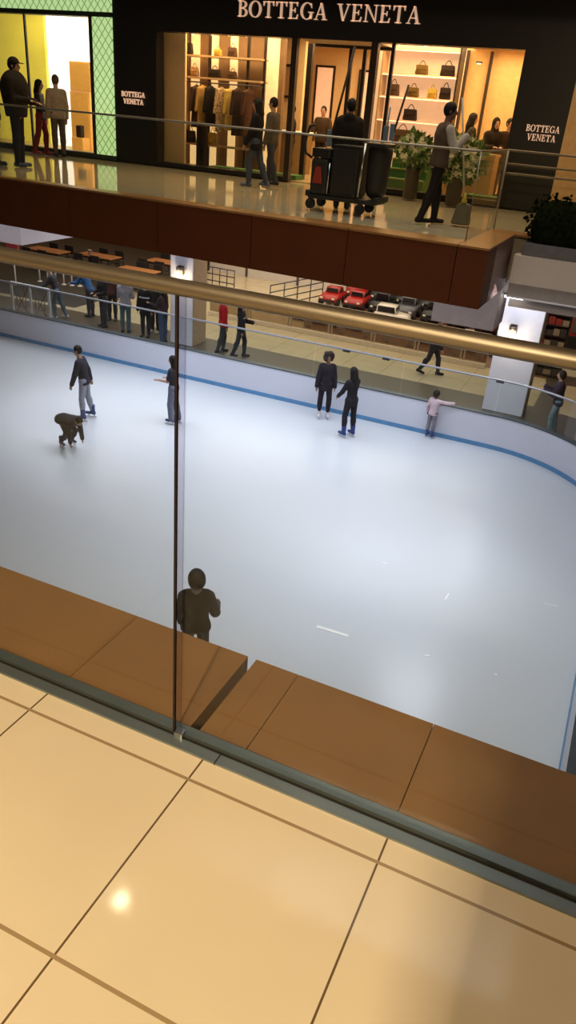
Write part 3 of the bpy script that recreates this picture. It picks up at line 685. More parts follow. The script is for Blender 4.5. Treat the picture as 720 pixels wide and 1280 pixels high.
# ================================================================== CLOTHES, BAGS AND FITTINGS IN THE SHOP
shelfm = mat('shelf_tan', (.50, .34, .18), .45)
def clothes_rail():
    y = 18.9; a = ony(233, 92, y); b_ = ony(330, 105, y); t = empty('shelf_unit', (a[0], y, 0)); tag(t, 'bronze shelf frame with rails of clothes in the left window', 'shelf')
    L = b_[0]-a[0]
    for x in (0, (ony(262, 92, y)[0]-a[0]), ony(310, 92, y)[0]-a[0], L): boxo('upright', (x-.03, -.03, 0), (x+.03, .03, 3.0), MATS['frame_bronze'], t)
    for py_ in (70, 97, 155, 180): z = ony(250, py_, y)[2]; boxo('shelf_board', (-.03, -.2, z-.025), (L, .2, z+.015), shelfm, t)
    tubeo('hanging_rail', [(0, -.40, ony(260, 104, y)[2]), (L, -.40, ony(260, 104, y)[2])], .015, MATS['frame_bronze'], t)
    for x in (0, L): tubeo('rail_bracket', [(x, 0, ony(260, 104, y)[2]), (x, -.40, ony(260, 104, y)[2])], .015, MATS['frame_bronze'], t)
    return y-.40, ony(260, 104, y)[2]
yr, zr = clothes_rail()
def garment(px_, L, w, cm, label):
    x = ony(px_, 105, yr)[0]; t = empty('hanging_coat', (x, yr, zr), 1.38); tag(t, label, 'coat')
    tubeo('hanger', [(0, 0, -.018), (0, 0, -.05), (-w*.8, 0, -.13)], .008, MATS['frame_bronze'], t); 
    d = Sdf((-.4, -.3, -L-.2), (.4, .3, 0), .02)
    d.cone((-w*.8, 0, -.15), (w*.8, 0, -.15), .045, .045, .04); d.cone((0, 0, -.2), (0, 0, -L), .15*w/.2, .2*w/.2, .03, np.eye(3), .40)
    for q in (-1, 1): d.cone((q*w*.85, 0, -.16), (q*w*1.25, 0, -.62), .045, .042, .03)
    d.clip((0, 0, -L), (0, 0, 1)); link('coat', d.mesh('coat'), cm, t)
garment(246, 1.0, .19, cloth((.05, .03, .02)), 'dark brown coat hanging first on the clothes rail')
garment(254, 1.0, .2, cloth((.42, .25, .07)), 'camel coat hanging beside the dark brown coat'); garment(264, .9, .2, cloth((.015, .012, .01)), 'black coat hanging right of the camel coat')
pat = mat('patterned_fur', (.40, .28, .16), .9, var=.9, scale=28); garment(277, 1.05, .19, pat, 'mottled beige patterned coat on the clothes rail')
garment(287, 1.0, .14, cloth((.6, .42, .10)), 'yellow coat hanging next to the patterned coat'); garment(298, 1.1, .2, cloth((.04, .022, .014)), 'dark coat hanging right of the yellow coat')
garment(311, 1.1, .19, cloth((.07, .03, .015)), 'reddish brown coat hanging last on the rail')
def trousers(px_, py_, label):
    p = ony(px_, py_, yr-.38); t = empty('hanging_trousers', tuple(p)); tag(t, label, 'trousers'); d = Sdf((-.3, -.2, -1.1), (.3, .2, .1), .02)
    for q in (-1, 1): d.cone((q*.06, 0, 0), (q*.08, 0, -.95), .09, .075, .03)
    d.clip((0, 0, .02), (0, 0, -1)); link('trousers', d.mesh('tr'), cloth((.025, .016, .012)), t); boxo('clip_bar', (-.14, -.01, .02), (.14, .01, .04), MATS['frame_bronze'], t)
trousers(253, 158, 'dark trousers hanging below the camel coat')
def bag(p, w, h_, dp, cm, label, handle=True, group=None):
    t = empty('handbag', tuple(p)); tag(t, label, 'bag', group)
    bm = bmesh.new(); slab_poly(bm, [(-w/2, -dp/2, 0), (w/2, -dp/2, 0), (w/2, dp/2, 0), (-w/2, dp/2, 0)], [(-w*.43, -dp*.3, h_), (w*.43, -dp*.3, h_), (w*.43, dp*.3, h_), (-w*.43, dp*.3, h_)])
    bmesh.ops.bevel(bm, geom=bm.edges[:], offset=.015, segments=2, affect='EDGES'); bobj('bag_body', bm, cm, t, True)
    boxo('flap', (-w*.44, -dp*.5, h_*.5), (w*.44, -dp*.36, h_*.98), cm, t, .008)
    if handle: tubeo('handle', [(-w*.25+w*.5*k/8, 0, h_*.96+math.sin(PI*k/8)*h_*.45) for k in range(9)], .009, cm, t, 6)
brn = cloth((.10, .055, .03), .5); drk = cloth((.03, .018, .012), .5); gold = cloth((.55, .38, .06), .5); olive = cloth((.16, .10, .02), .5)
for px_, py_, w, h_, cm, lb in ((238, 60, .26, .24, drk, 'dark bag on the top shelf above the clothes'), (275, 69, .2, .14, gold, 'small gold bag on the top shelf above the clothes'), (293, 73, .24, .2, brn, 'brown bag on the top shelf above the clothes'),
                     (246, 93, .22, .2, cloth((.4, .25, .12)), 'beige bag on the shelf over the clothes rail'), (271, 97, .34, .18, drk, 'wide dark bag on the shelf over the clothes rail'), (293, 100, .24, .16, brn, 'brown bag on the shelf over the clothes rail'),
                     (268, 178, .24, .28, gold, 'gold bag on the low shelf under the coats'), (240, 176, .34, .28, drk, 'dark bag on the low shelf at the left end of the frame')):
    p = ony(px_, py_, 18.9); zz = [ony(250, v, 18.9)[2]+.019 for v in (70, 97, 155, 180)]; p[2] = min(zz, key=lambda v: abs(v-p[2])); p[1] -= .10; bag(p, w, h_, .12, cm, lb)
# bag wall of the right window
def bag_shelves():
    y = 19.7; zs = []; a = ony(480, 100, y)[0]; t = empty('bag_shelves', (a, y, 0)); tag(t, 'pale lit wall shelves holding handbags in the right window', 'shelf')
    xR = ony(571, 110, y)[0]-a
    for py_ in (62, 93.5, 122, 151.5, 180):
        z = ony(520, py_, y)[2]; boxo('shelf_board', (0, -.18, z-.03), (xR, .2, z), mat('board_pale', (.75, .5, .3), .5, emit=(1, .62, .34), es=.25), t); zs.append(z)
        boxo('light_strip', (0, -.19, z-.045), (xR, -.15, z-.03), mat('shelf_light', (1, .8, .55), .5, emit=(1, .74, .46), es=1.6), t)
    boxo('side_panel', (xR, -.2, 0), (xR+.04, .2, 3.1), MATS['frame_bronze'], t); boxo('side_panel', (-.04, -.2, 0), (0, .2, 3.1), shelfm, t); return y, zs
yb_, zb_ = bag_shelves()
for px_, sh, w, h_, cm, lb in ((524, 1, .30, .2, olive, 'small olive bag at the left of the top bag shelf'), (556, 1, .34, .22, drk, 'dark bag at the right of the top bag shelf'),
                    (492, 2, .30, .24, brn, 'brown bag at the left of the second bag shelf'), (517, 2, .28, .2, olive, 'olive bag in the middle of the second bag shelf'), (541, 2, .22, .2, gold, 'gold bag on the second bag shelf'), (557, 2, .26, .24, drk, 'dark bag behind the gold one on the second bag shelf'),
                    (517, 3, .34, .24, drk, 'dark bag alone on the third bag shelf'), (510, 4, .48, .28, brn, 'big dark brown tote on the lowest bag shelf')):
    x = ony(px_, 120, yb_)[0]; bag((x, yb_-.07, zb_[sh]+.004), w, h_, .13, cm, lb)
grn = mat('display_green', (.05, .16, .035), .6)
def steps():
    x0, x1 = ony(482, 210, 18.3)[0], ony(531, 210, 18.3)[0]; t = empty('step_plinth', (x0, 18.3, 0)); tag(t, 'green stepped display plinth in the right window', 'plinth')
    for k in range(4): boxo('step', (0, k*.22, 0), (x1-x0, k*.22+.22, .28+k*.2), grn, t, .008); boxo('step_edge', (0, k*.22-.008, .255+k*.2), (x1-x0, k*.22, .275+k*.2), shelfm, t)
steps()
tag(boxo('green_rug', (ony(262, 205, 18)[0], 17.95, .0), (ony(372, 205, 18)[0], 18.42, .10), grn), 'green carpeted platform on the floor of the left window', 'platform')
tag(boxo('green_rug', (ony(583, 240, 17.95)[0], 17.95, 0), (W2b+.1, 18.44, .14), grn), 'green carpeted platform at the right end of the bag window', 'platform')
def counter(x0, x1, y0, y1, h_, label, m1, m2):
    t = empty('counter', (x0, y0, 0)); tag(t, label, 'counter'); boxo('body', (0, .02, 0), (x1-x0, y1-y0-.02, h_-.05), m1, t, .005); boxo('top', (-.02, 0, h_-.05), (x1-x0+.02, y1-y0, h_), m2, t, .005)
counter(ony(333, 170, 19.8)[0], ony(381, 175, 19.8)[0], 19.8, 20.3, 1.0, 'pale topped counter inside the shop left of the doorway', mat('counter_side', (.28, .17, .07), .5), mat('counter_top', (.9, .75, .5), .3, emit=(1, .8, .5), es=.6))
counter(ony(583, 200, 18.5)[0], ony(618, 200, 18.5)[0], 18.5, 19.1, .95, 'beige display counter behind the white flowers', mat('counter_beige', (.5, .33, .15), .5), mat('counter_beige_top', (.6, .42, .22), .3))
counter(ony(548, 215, 18.6)[0], ony(574, 215, 18.6)[0], 18.6, 19.0, .7, 'low beige block behind the worker in the right window', MATS['counter_beige'], MATS['counter_beige_top'])
# neighbouring shop: displays
def orange_box(pa, pb, y, label, z0=.06):
    a = ony(*pa, y); b_ = ony(*pb, y); b_[2] = max(z0, b_[2]) if z0 == .06 else z0; t = empty('display_block', (a[0], y, b_[2])); tag(t, label, 'display')
    w_, h_ = b_[0]-a[0], a[2]-b_[2]; boxo('block', (0, 0, 0), (w_, .5, h_), orange, t, .01); boxo('front_panel', (.03, -.02, .03), (w_-.03, 0, h_-.03), orange, t, .005)
orange_box((86, 76), (114, 113.2), 18.9, 'upper orange display block beside the green lattice post', ony(87, 113.5, 18.9)[2]+.002); orange_box((87, 113.5), (114.5, 192), 18.9, 'lower orange display block beside the green lattice post')
ob_ = ony(100, 172, 18.7); tag(boxo('small_plinth', (ob_[0]-.17, 18.55, .06), (ob_[0]+.2, 18.85, ob_[2]), orange, None, .01), 'small orange plinth carrying a dark shoe', 'plinth')
tag(boxo('ankle_boot', tuple(ony(97.5, 172, 18.7)+np.array([0, -.08, .006])), tuple(ony(103, 157, 18.7)+np.array([0, .08, 0])), drk, None, .03), 'dark shoe displayed against the lower orange block', 'shoe')

# ================================================================== UPPER GALLERY FLOOR
# cleaning trolley
blk = mat('trolley_black', (.016, .014, .012), .45); rub = mat('rubber_black', (.01, .01, .01), .7); chrome = mat('trolley_chrome', (.6, .58, .55), .25, 1.)
ty = 12.95; ta = onz(388, 264, 0); tb = onz(470, 272, 0)
tx0 = ony(384, 240, ty)[0]; tx1 = ony(474, 240, ty)[0]; TW = tx1-tx0
tr = empty('cleaning_trolley', (tx0, ty, 0)); tag(tr, 'black janitor trolley with waste bags standing on the far gallery', 'trolley')
boxo('base', (0.02, -.02, .17), (TW-.05, .58, .24), blk, tr, .02)
w1 = ony(409, 220, ty)[0]-tx0
fb = boxo('waste_bag', (.04, -.02, .25), (w1, .54, .80), mat('bag_dark', (.02, .017, .014), .55), tr, .04)
bm = bmesh.new(); prism(bm, [(w1*.26, .42), (w1*.78, .42), (w1*.66, .68), (w1*.40, .68)], .01, lambda u, v, w_: (u, -.035+w_, v)); bobj('warning_patch', bm, mat('patch_red', (.38, .03, .015), .6), fb)
boxo('tray', (.03, 0, .82), (w1+.02, .5, .96), blk, tr, .02)
tubeo('push_handle', [(.02, .05, .80), (-.10, .05, .86), (-.14, .05, 1.02), (-.06, .05, 1.28), (.02, .05, 1.30)], .022, blk, tr)
w2 = ony(447, 220, ty)[0]-tx0
boxo('cabinet', (w1+.06, .0, .25), (w2-.02, .56, 1.04), blk, tr, .02); boxo('cabinet_door', (w1+.09, -.015, .30), (w2-.06, 0, .98), mat('door_dark', (.024, .02, .017), .4), tr, .005)
tubeo('chrome_bar', [(w2+.05, -.03, .28), (w2+.09, -.03, 1.10)], .022, chrome, tr); tubeo('chrome_bar', [(w1+.03, -.03, .27), (w1+.04, -.03, .75)], .014, chrome, tr)
d = Sdf((w2-.1, -.15, .15), (TW+.15, .75, 1.3), .02)
d.cone(((w2+TW)/2+.05, .27, .42), ((w2+TW)/2+.06, .27, .98), (TW-w2)*.44, (TW-w2)*.50, 0); d.clip((0, 0, 1.06), (0, 0, -1)); link('bin_liner', d.mesh('liner'), MATS['bag_dark'], tr)
boxo('liner_frame', (w2+.02, 0, 1.05), (TW+.02, .55, 1.11), blk, tr, .015)
boxo('bumper', (-.03, -.03, .20), (.06, .6, .30), rub, tr, .02); boxo('bumper', (TW-.10, -.03, .20), (TW-.01, .6, .30), rub, tr, .02)
for x in (.06, TW-.32):
    for y in (.03, .53):
        bm = bmesh.new(); tube(bm, [(x-.0, y-.025, .085), (x, y+.025, .085)], .085, 16); w_ = bobj('wheel', bm, rub, tr); boxo('fork', (x-.03, y-.04, .08), (x+.03, y+.04, .18), blk, w_)
def pole(name, a, b_, r, m, label, cat, head=None):
    a = np.array(a); b_ = np.array(b_); t = empty(name, tuple(a)); tag(t, label, cat); tubeo('pole', [(0, 0, 0), tuple(b_-a)], r, m, t)
    if head == 'mop':
        bm = bmesh.new(); u = nrm(b_-a)
        for k in range(18): th = k*2*PI/18; tube(bm, [tuple(u*.06), tuple(np.array([.05*math.cos(th), .05*math.sin(th), 0])-u*.1), tuple(np.array([.07*math.cos(th), .07*math.sin(th), 0])-u*.22)], [.012, .012, .008], 6)
        bobj('mop_head', bm, mat('mop_grey', (.22, .25, .28), .9), t)
    elif head == 'pad': boxo('grip', (-.04, -.03, 0), (.04, .03, .25), mat('pad_blue', (.16, .22, .27), .7), t, .01)
    return t
pole('mop', (tx0+.22, 13.2, .99), ony(444, 58, 13.2), .02, mat('pole_dark', (.06, .035, .02), .4), 'long dark mop pole leaning up from the trolley', 'mop', 'pad')
pole('broom', ony(489, 176, 13.3), ony(511, 106, 13.3), .018, MATS['pole_dark'], 'broom pole leaning out of the right end of the trolley', 'broom', 'pad')
pole('broom', ony(481, 178, 13.5), ony(488, 134, 13.5), .016, mat('pole_grey', (.3, .33, .36), .4), 'short grey broom pole beside the leaning broom', 'broom', 'pad')

# lobby dustpan the worker holds
dp_ = onz(575, 281, 0); T = empty('lobby_dustpan', tuple(dp_)); tag(T, 'long handled grey dustpan held by the worker', 'dustpan')
bm = bmesh.new(); slab_poly(bm, [(-.15, -.12, .01), (.15, -.12, .01), (.15, .12, .01), (-.15, .12, .01)], [(-.09, -.08, .33), (.11, -.08, .33), (.11, .1, .33), (-.09, .1, .33)]); bmesh.ops.bevel(bm, geom=bm.edges[:], offset=.02, segments=2, affect='EDGES'); bobj('scoop', bm, mat('scoop_grey', (.12, .10, .055), .4), T)
topp = ony(578, 122, dp_[1])-dp_; tubeo('handle', [(.01, 0, .33), tuple(topp)], .016, mat('handle_pale', (.55, .5, .4), .4), T); bm = bmesh.new(); lathe(bm, [(.05, .33), (.055, .37), (.03, .43), (.018, .5)], n=12); bobj('yellow_joint', bm, mat('yellow_plastic', (.45, .33, .03), .4), T, True)

# flower displays
leafm = mat('leaf_green', (.12, .19, .04), .5, var=.3, scale=30); petm = mat('petal_white', (.80, .74, .50), .6, var=.12, scale=20)
def leafcloud(bm, c, rad, n, size, flat=.35):
    for _ in range(n):
        v = np.random.randn(3); v /= np.linalg.norm(v); p = np.array(c)+v*np.array(rad)*np.random.rand()**.33
        a = nrm(v+np.random.randn(3)*.6); b_ = nrm(np.cross(a, np.random.randn(3))); L = size*(.6+.8*np.random.rand()); w = L*flat; nn = np.cross(a, b_)
        pts = [p, p+a*L*.45+b_*w+nn*.1*L, p+a*L, p+a*L*.45-b_*w+nn*.1*L]
        try: bm.faces.new([bm.verts.new(tuple(q)) for q in pts])
        except ValueError: pass
def plant(px_, py_, y, rad, vase, label, nl, nf):
    top = ony(px_, py_, y); t = empty('flower_vase', (top[0], y, 0)); tag(t, label, 'flowers')
    zc = top[2]
    bm = bmesh.new(); lathe(bm, [(.13, 0), (.15, .02), (vase[0], vase[1]*.9), (vase[0]*1.08, vase[1]), (vase[0]*.9, vase[1])], n=18); bobj('vase', bm, mat('vase_dark', (.05, .035, .02), .35), t, True)
    bm = bmesh.new()
    for k in range(9): tube(bm, [(0, 0, vase[1]*.9), (np.random.randn()*rad[0]*.4, np.random.randn()*.1, zc+np.random.randn()*.1)], .008, 5)
    bobj('stems', bm, leafm, t)
    bm = bmesh.new(); leafcloud(bm, (0, 0, zc), rad, nl, .17); bobj('leaves', bm, leafm, t)
    bm = bmesh.new()
    for _ in range(nf):
        v = nrm(np.random.randn(3)); v[1] = -abs(v[1]); p = np.array([0, 0, zc])+v*np.array(rad)*(.55+.55*np.random.rand())
        for k in range(6):
            th = k*PI/3; a = np.array([math.cos(th), -.35, math.sin(th)])*.07; b_ = np.array([math.cos(th+.5), -.2, math.sin(th+.5)])*.05; c_ = np.array([math.cos(th-.5), -.2, math.sin(th-.5)])*.05
            bm.faces.new([bm.verts.new(tuple(q)) for q in (p, p+b_, p+a, p+c_)])
    bobj('blossoms', bm, petm, t)
plant(574, 200, 16.6, (.50, .3, .42), (.17, .75), 'large vase of white flowers outside the shop behind the worker', 520, 150)
plant(520, 188, 16.9, (.36, .25, .27), (.15, .62), 'smaller vase of white flowers left of the worker', 260, 90)

# hedge on the white bridge
hg = empty('hedge_planter', (2.0, 13.42, -.30)); tag(hg, 'dark clipped hedge in a glossy trough on the white bridge', 'planter')
xh = ony(657, 290, 13.3)[0]-2.0; zt_ = ony(690, 244, 13.4)[2]+.3
boxo('trough', (xh+.02, -.24, 0), (3.6, .24, .20), mat('trough_gloss', (.30, .27, .26), .12, .5), hg, .01)
boxo('soil', (xh+.05, -.2, .19), (3.55, .2, .205), mat('soil', (.02, .013, .008), .9), hg)
hedm = mat('hedge_green', (.008, .011, .004), 1., spec=0., var=.5, scale=20)
d = Sdf((xh-.1, -.4, .1), (3.7, .4, zt_+.1), .05); d.cone((xh+.32, 0, .35), (3.3, 0, .35), .25, .25, 0); d.cone((xh+.36, 0, zt_-.3), (3.3, 0, zt_-.3), .24, .24, .1); d.cone((xh+.34, 0, .5), (3.3, 0, .5), .27, .27, .1); link('hedge_body', d.mesh('h'), hedm, hg)
bm = bmesh.new(); x = xh
while x < 3.5: leafcloud(bm, (x+.25, 0, (zt_+.2)/2), (.3, .25, (zt_-.15)/2), 260, .07, .45); x += .3
bobj('foliage', bm, hedm, hg)

# ================================================================== LOWER CONCOURSE
bf_y = 23.3
bfence = empty('barrier_fence', (-8, bf_y, LOW)); tag(bfence, 'low glass barrier with twin posts along the toy car display', 'barrier')
xL, xR = ony(262, 400, bf_y)[0]+8, ony(607, 455, bf_y)[0]+8
boxo('base_curb', (xL, -.12, 0), (xR, .12, .14), mat('curb_cream', (.66, .55, .38), .5), bfence, .01)
boxo('top_rail', (xL, -.03, 1.0), (xR, .03, 1.06), mat('fence_metal', (.40, .32, .22), .35, .5), bfence)
boxo('glass_panel', (xL, -.006, .14), (xR, .006, 1.0), glass('smoked_glass', (.62, .56, .50), .06), bfence)
for px_ in (310, 361, 412.5, 467, 523, 583):
    x = ony(px_, 420, bf_y)[0]+8
    for e in (-.055, .055): boxo('post', (x+e-.025, -.05, .1), (x+e+.025, -.01, 1.03), MATS['fence_metal'], bfence)
struct(boxo('floor_display', (-9.9, 23.45, LOW), (-1.6, 31.5, LOW+.012), mat('display_floor', (.15, .075, .04), .5)))
paper = mat('paper_white', (.55, .48, .42), .7)
for px_, py_, lb in ((385, 402, 'small white notice board behind the barrier, leftmost of the row'), (426, 411, 'white notice board behind the barrier, second from the left'), (458, 414, 'white notice board behind the barrier, third from the left'), (484, 420, 'white notice board behind the barrier below the white jeep'),
                   (514, 427, 'white notice board behind the barrier left of the walking man'), (570, 436, 'white notice board behind the barrier right of the walking man'), (601, 440, 'white notice board behind the barrier beside the right column')):
    p = ony(px_, py_, 24.0); t = empty('notice_board', (p[0], 24.0, LOW)); tag(t, lb, 'board'); z = p[2]-LOW
    boxo('panel', (-.15, -.02, max(.05, z-.17)), (.15, 0, z+.17), paper, t); boxo('stand', (-.02, 0, .012), (.02, .03, z), MATS['fence_metal'], t)

def toy_car(col, jeep=False):
    t = empty('toy_car')
    cm = mat('car_paint_%02x%02x%02x' % tuple(int(c*255) for c in col), col, .25)
    side = [(-.58, .14), (.55, .14), (.60, .22), (.58, .34), (.22, .40), (.12, .42), (-.50, .42), (-.60, .36)] if not jeep else [(-.58, .16), (.58, .16), (.60, .24), (.58, .42), (.20, .45), (-.56, .46), (-.6, .3)]
    bm = bmesh.new(); prism(bm, side, .62, lambda u, v, w_: (u, w_-.31, v)); bmesh.ops.bevel(bm, geom=bm.edges[:], offset=.025, segments=2, affect='EDGES'); bobj('car_body', bm, cm, t, True)
    cab = [(-.38, .41), (.16, .41), (.05, .60), (-.28, .60)] if not jeep else [(-.52, .45), (.20, .45), (.12, .70), (-.50, .70)]
    bm = bmesh.new(); prism(bm, cab, .5, lambda u, v, w_: (u, w_-.25, v)); bmesh.ops.bevel(bm, geom=bm.edges[:], offset=.02, segments=2, affect='EDGES'); c = bobj('cabin', bm, cm, t, True)
    win = [(cab[0][0]+.06, cab[0][1]+.03), (cab[1][0]-.06, cab[1][1]+.03), (cab[2][0]-.02, cab[2][1]-.03), (cab[3][0]+.03, cab[3][1]-.03)]
    for y in (-.258, .248): bm = bmesh.new(); prism(bm, win, .01, lambda u, v, w_, y=y: (u, w_+y, v)); bobj('window', bm, mat('car_window', (.012, .012, .014), .15), c)
    boxo('windscreen', (cab[1][0]-.05, -.2, cab[1][1]+.03), (cab[1][0]-.02, .2, cab[2][1]-.03), MATS['car_window'], c)
    for x in (-.36, .36):
        for y in (-.30, .30): bm = bmesh.new(); tube(bm, [(x, y-.06, .14), (x, y+.06, .14)], .14, 16); w_ = bobj('wheel', bm, rub, t); bm = bmesh.new(); tube(bm, [(x, y-.065, .14), (x, y+.065, .14)], .06, 10); bobj('hub', bm, steel, w_)
    boxo('bumper', (.56, -.28, .16), (.63, .28, .24), rub, t, .015)
    for y in (-.22, .22): boxo('headlight', (.57, y-.05, .27), (.60, y+.05, .33), mat('headlight', (.8, .75, .6), .2), t)
    return t
protos = {}
def car(px_, py_, kind, col, rz, label, sc=1.):
    k = (kind, col)
    o = copy_tree(protos[k]) if k in protos else toy_car(col, kind == 'jeep'); protos.setdefault(k, o)
    p = ony(px_, 395, py_); o.location = (p[0], p[1], LOW+.012); o.rotation_euler = (0, 0, rz); o.scale = (sc, sc, sc); tag(o, label, 'toy car', 'ride on toy cars on the display')
    return o
RED, WHT, BLK, GRY, GRN = (.34, .02, .015), (.62, .56, .47), (.014, .013, .013), (.10, .10, .11), (.05, .10, .05)
FRT = -PI/2
ROWS = ((25.2, (('car', RED, 'red toy car at the left end of the front row', .85), ('car', GRY, 'grey toy car second in the front row', .85), ('car', RED, 'red toy car third in the front row', .85), ('car', WHT, 'small white toy car left of the white jeep', .8))),
        (28.0, (('car', RED, 'red toy car at the left end of the second row', 1.1), ('car', RED, 'red toy car second from the left in the second row', 1.1), ('jeep', BLK, 'black toy jeep left of the grey jeep in the second row', 1.1), ('jeep', GRY, 'grey toy jeep in the second row', 1.1), ('jeep', BLK, 'black toy jeep in the middle of the second row', 1.1), ('jeep', BLK, 'black toy jeep second from the right in the second row', 1.1), ('jeep', RED, 'red toy jeep at the right end of the second row', 1.1))),
        (29.7, (('jeep', RED, 'red toy jeep at the left end of the back row', 1.15), ('jeep', BLK, 'black toy jeep in the back row beside the red jeep', 1.15), ('jeep', BLK, 'black toy jeep in the middle of the back row', 1.15), ('jeep', BLK, 'black toy jeep second from the right in the back row', 1.15), ('car', RED, 'red toy car at the right end of the back row', 1.1))))
for (Y_, row), x0 in zip(ROWS, (380, 414, 446)):
    for k, (kd, cl, lb, sc) in enumerate(row): o = car(x0, Y_, kd, cl, FRT, lb, sc); o.location.x += k*(.74 if sc < 1 else 1.02)
for a in ((490, 26.3, 'jeep', WHT, .06, 'white toy jeep seen from its side in the front row', 1.05), (533, 25.2, 'car', RED, FRT, 'red toy car just right of the white jeep', .85), (560, 25.4, 'car', RED, FRT, 'red toy car behind the walking man', .85), (594, 25.1, 'car', WHT, .05, 'white toy car seen from its side near the right column'), (638, 25.2, 'car', RED, FRT, 'red toy car beside the right column')): car(*a)
# ceiling lamp over the right column
p = ony(646, 364, 14.05); t = empty('ceiling_lamp', (p[0], 14.02, -1.10)); tag(t, 'bright strip lamp under the white bridge beside the right column', 'lamp'); boxo('housing', (-.2, -.06, .0), (.16, .1, .05), MATS['trolley_chrome'], t); boxo('tube', (-.18, -.05, -.04), (.14, .05, 0), mat('tube_glow', (1, 1, 1), .4, emit=(.9, .94, 1), es=6), t)
l = bpy.data.lights.new('column_light', 'POINT'); l.energy = 45; l.color = (.9, .93, 1); l.shadow_soft_size = .1; lo = bpy.data.objects.new('column_light', l); COL.objects.link(lo); lo.location = (p[0]-.5, 18.6, -1.75)
# black ramp railing at the left of the cars
def ramp(pa, pb, y, label):
    a = onz(*pa, LOW); t = empty('ramp_railing', (a[0], a[1], LOW)); tag(t, label, 'railing'); b_ = onz(*pb, LOW)-a; b_[2] = 0
    for z in (.25, .5, .75, 1.0): tubeo('rail_bar', [(0, 0, z), tuple(b_+np.array([0, 0, z+(.0)]))], .022, MATS['bracket_dark'], t, 6)
    for k in range(5): q = b_*k/4; tubeo('post', [tuple(q), tuple(q+np.array([0, 0, 1.02]))], .022, MATS['bracket_dark'], t, 6)
ramp((336, 392), (402, 377), 27, 'black metal ramp railing left of the toy cars'); ramp((256, 365), (292, 372), 27, 'black metal ramp railing right of the left column')
# goods shelves and red shop front on the right
def goods(px_, py_, label, rows, w):
    p = onz(px_, py_, LOW); t = empty('goods_shelf', tuple(p)); tag(t, label, 'shelf')
    boxo('back_panel', (-w/2, .3, 0), (w/2, .34, rows*.34+.1), mat('shelf_dark', (.05, .025, .02), .6), t)
    for k in range(rows+1): boxo('shelf_board', (-w/2, 0, k*.34+.04), (w/2, .3, k*.34+.07), MATS['shelf_dark'], t)
    for x in (-w/2, w/2-.03): boxo('side_panel', (x, 0, 0), (x+.03, .3, rows*.34+.1), MATS['shelf_dark'], t)
    for k in range(rows):
        for j in range(4):
            c = random.choice(((.30, .03, .02), (.32, .25, .16), (.2, .12, .05), (.05, .04, .03), (.05, .04, .03))); xx = -w/2+.08+j*(w-.12)/4
            q = boxo('toy_box', (p[0]+xx, p[1]+.04, p[2]+k*.34+.071), (p[0]+xx+(w-.2)/4, p[1]+.26, p[2]+k*.34+.071+random.uniform(.14, .25)), mat('goods_%d' % int(c[0]*100), c, .5), None, .005)
            tag(q, 'small boxed goods on the '+('upper' if rows > 2 else 'lower')+' dark shelf by the right column', 'box', 'boxed goods on the '+('tall' if rows > 2 else 'low')+' shelf')
goods(683, 447, 'tall dark shelf of boxed goods right of the right column', 4, 1.0); goods(676, 470, 'low dark shelf of boxed goods standing in front of the tall one', 2, 1.1)
p = onz(690, 440, LOW); struct(boxo('wall_slats', (p[0]-.2, 31, LOW), (p[0]+4.5, 31.2, -1.2), mat('slat_brown', (.26, .13, .05), .6)))
p = ony(706, 405, 27.5); t = empty('shop_banner', (p[0], 27.5, LOW)); tag(t, 'red shop banner stand at the right edge', 'banner'); boxo('red_panel', (0, 0, .5), (2.5, .06, 2.7), mat('banner_red', (.5, .03, .02), .5), t); boxo('dark_panel', (.25, -.02, .6), (2.4, 0, 1.3), mat('banner_dark', (.12, .09, .08), .5), t); boxo('foot', (0, -.2, 0), (2.5, .25, .5), dark, t)
# food-court tables and chairs at the left
topm = mat('table_orange', (.42, .17, .05), .4)
def table(px_, py_, w, label):
    p = onz(px_, py_, LOW+.75); t = empty('cafe_table', (p[0], p[1], LOW)); tag(t, label, 'table', 'cafe tables')
    boxo('table_top', (-w/2, -.4, .71), (w/2, .4, .75), topm, t, .01); boxo('apron', (-w/2+.08, -.32, .64), (w/2-.08, .32, .71), rub, t)
    for x in (-w/2+.1, w/2-.1):
        for y in (-.3, .3): tubeo('leg', [(x, y, 0), (x, y, .7)], .03, rub, t, 8)
    return p
tpos = [table(124, 319, 1.7, 'long orange topped cafe table at the far left'), table(172, 337, 1.6, 'orange topped cafe table just above the handrail'), table(203, 326, 1.2, 'orange topped cafe table beside the left column'), table(60, 312, 1.7, 'orange topped cafe table under the white soffit')]
def chair():
    t = empty('cafe_chair'); cm = mat('chair_dark', (.025, .018, .014), .5)
    boxo('seat', (-.22, -.22, .43), (.22, .22, .47), cm, t, .015); boxo('backrest', (-.22, .19, .55), (.22, .225, .88), cm, t, .015)
    for x in (-.19, .19):
        tubeo('leg', [(x, -.18, .43), (x, -.2, 0)], .018, cm, t, 6); tubeo('leg', [(x, .2, .6), (x, .2, .43), (x, .23, 0)], .018, cm, t, 6)
    return t
c0 = None
for i, (p, nm) in enumerate(zip(tpos, ('long table', 'middle table', 'table beside the left column', 'table under the soffit'))):
    for dx, dy, rz, sd in ((-.4, -.62, PI, 'near left side'), (.4, -.62, PI, 'near right side'), (-.4, .62, 0, 'far left side'), (.4, .62, 0, 'far right side')):
        o = chair() if c0 is None else copy_tree(c0); c0 = c0 or o; o.location = (p[0]+dx, p[1]+dy, LOW); o.rotation_euler = (0, 0, rz); tag(o, 'dark cafe chair on the %s of the %s' % (sd, nm), 'chair', 'dark cafe chairs')
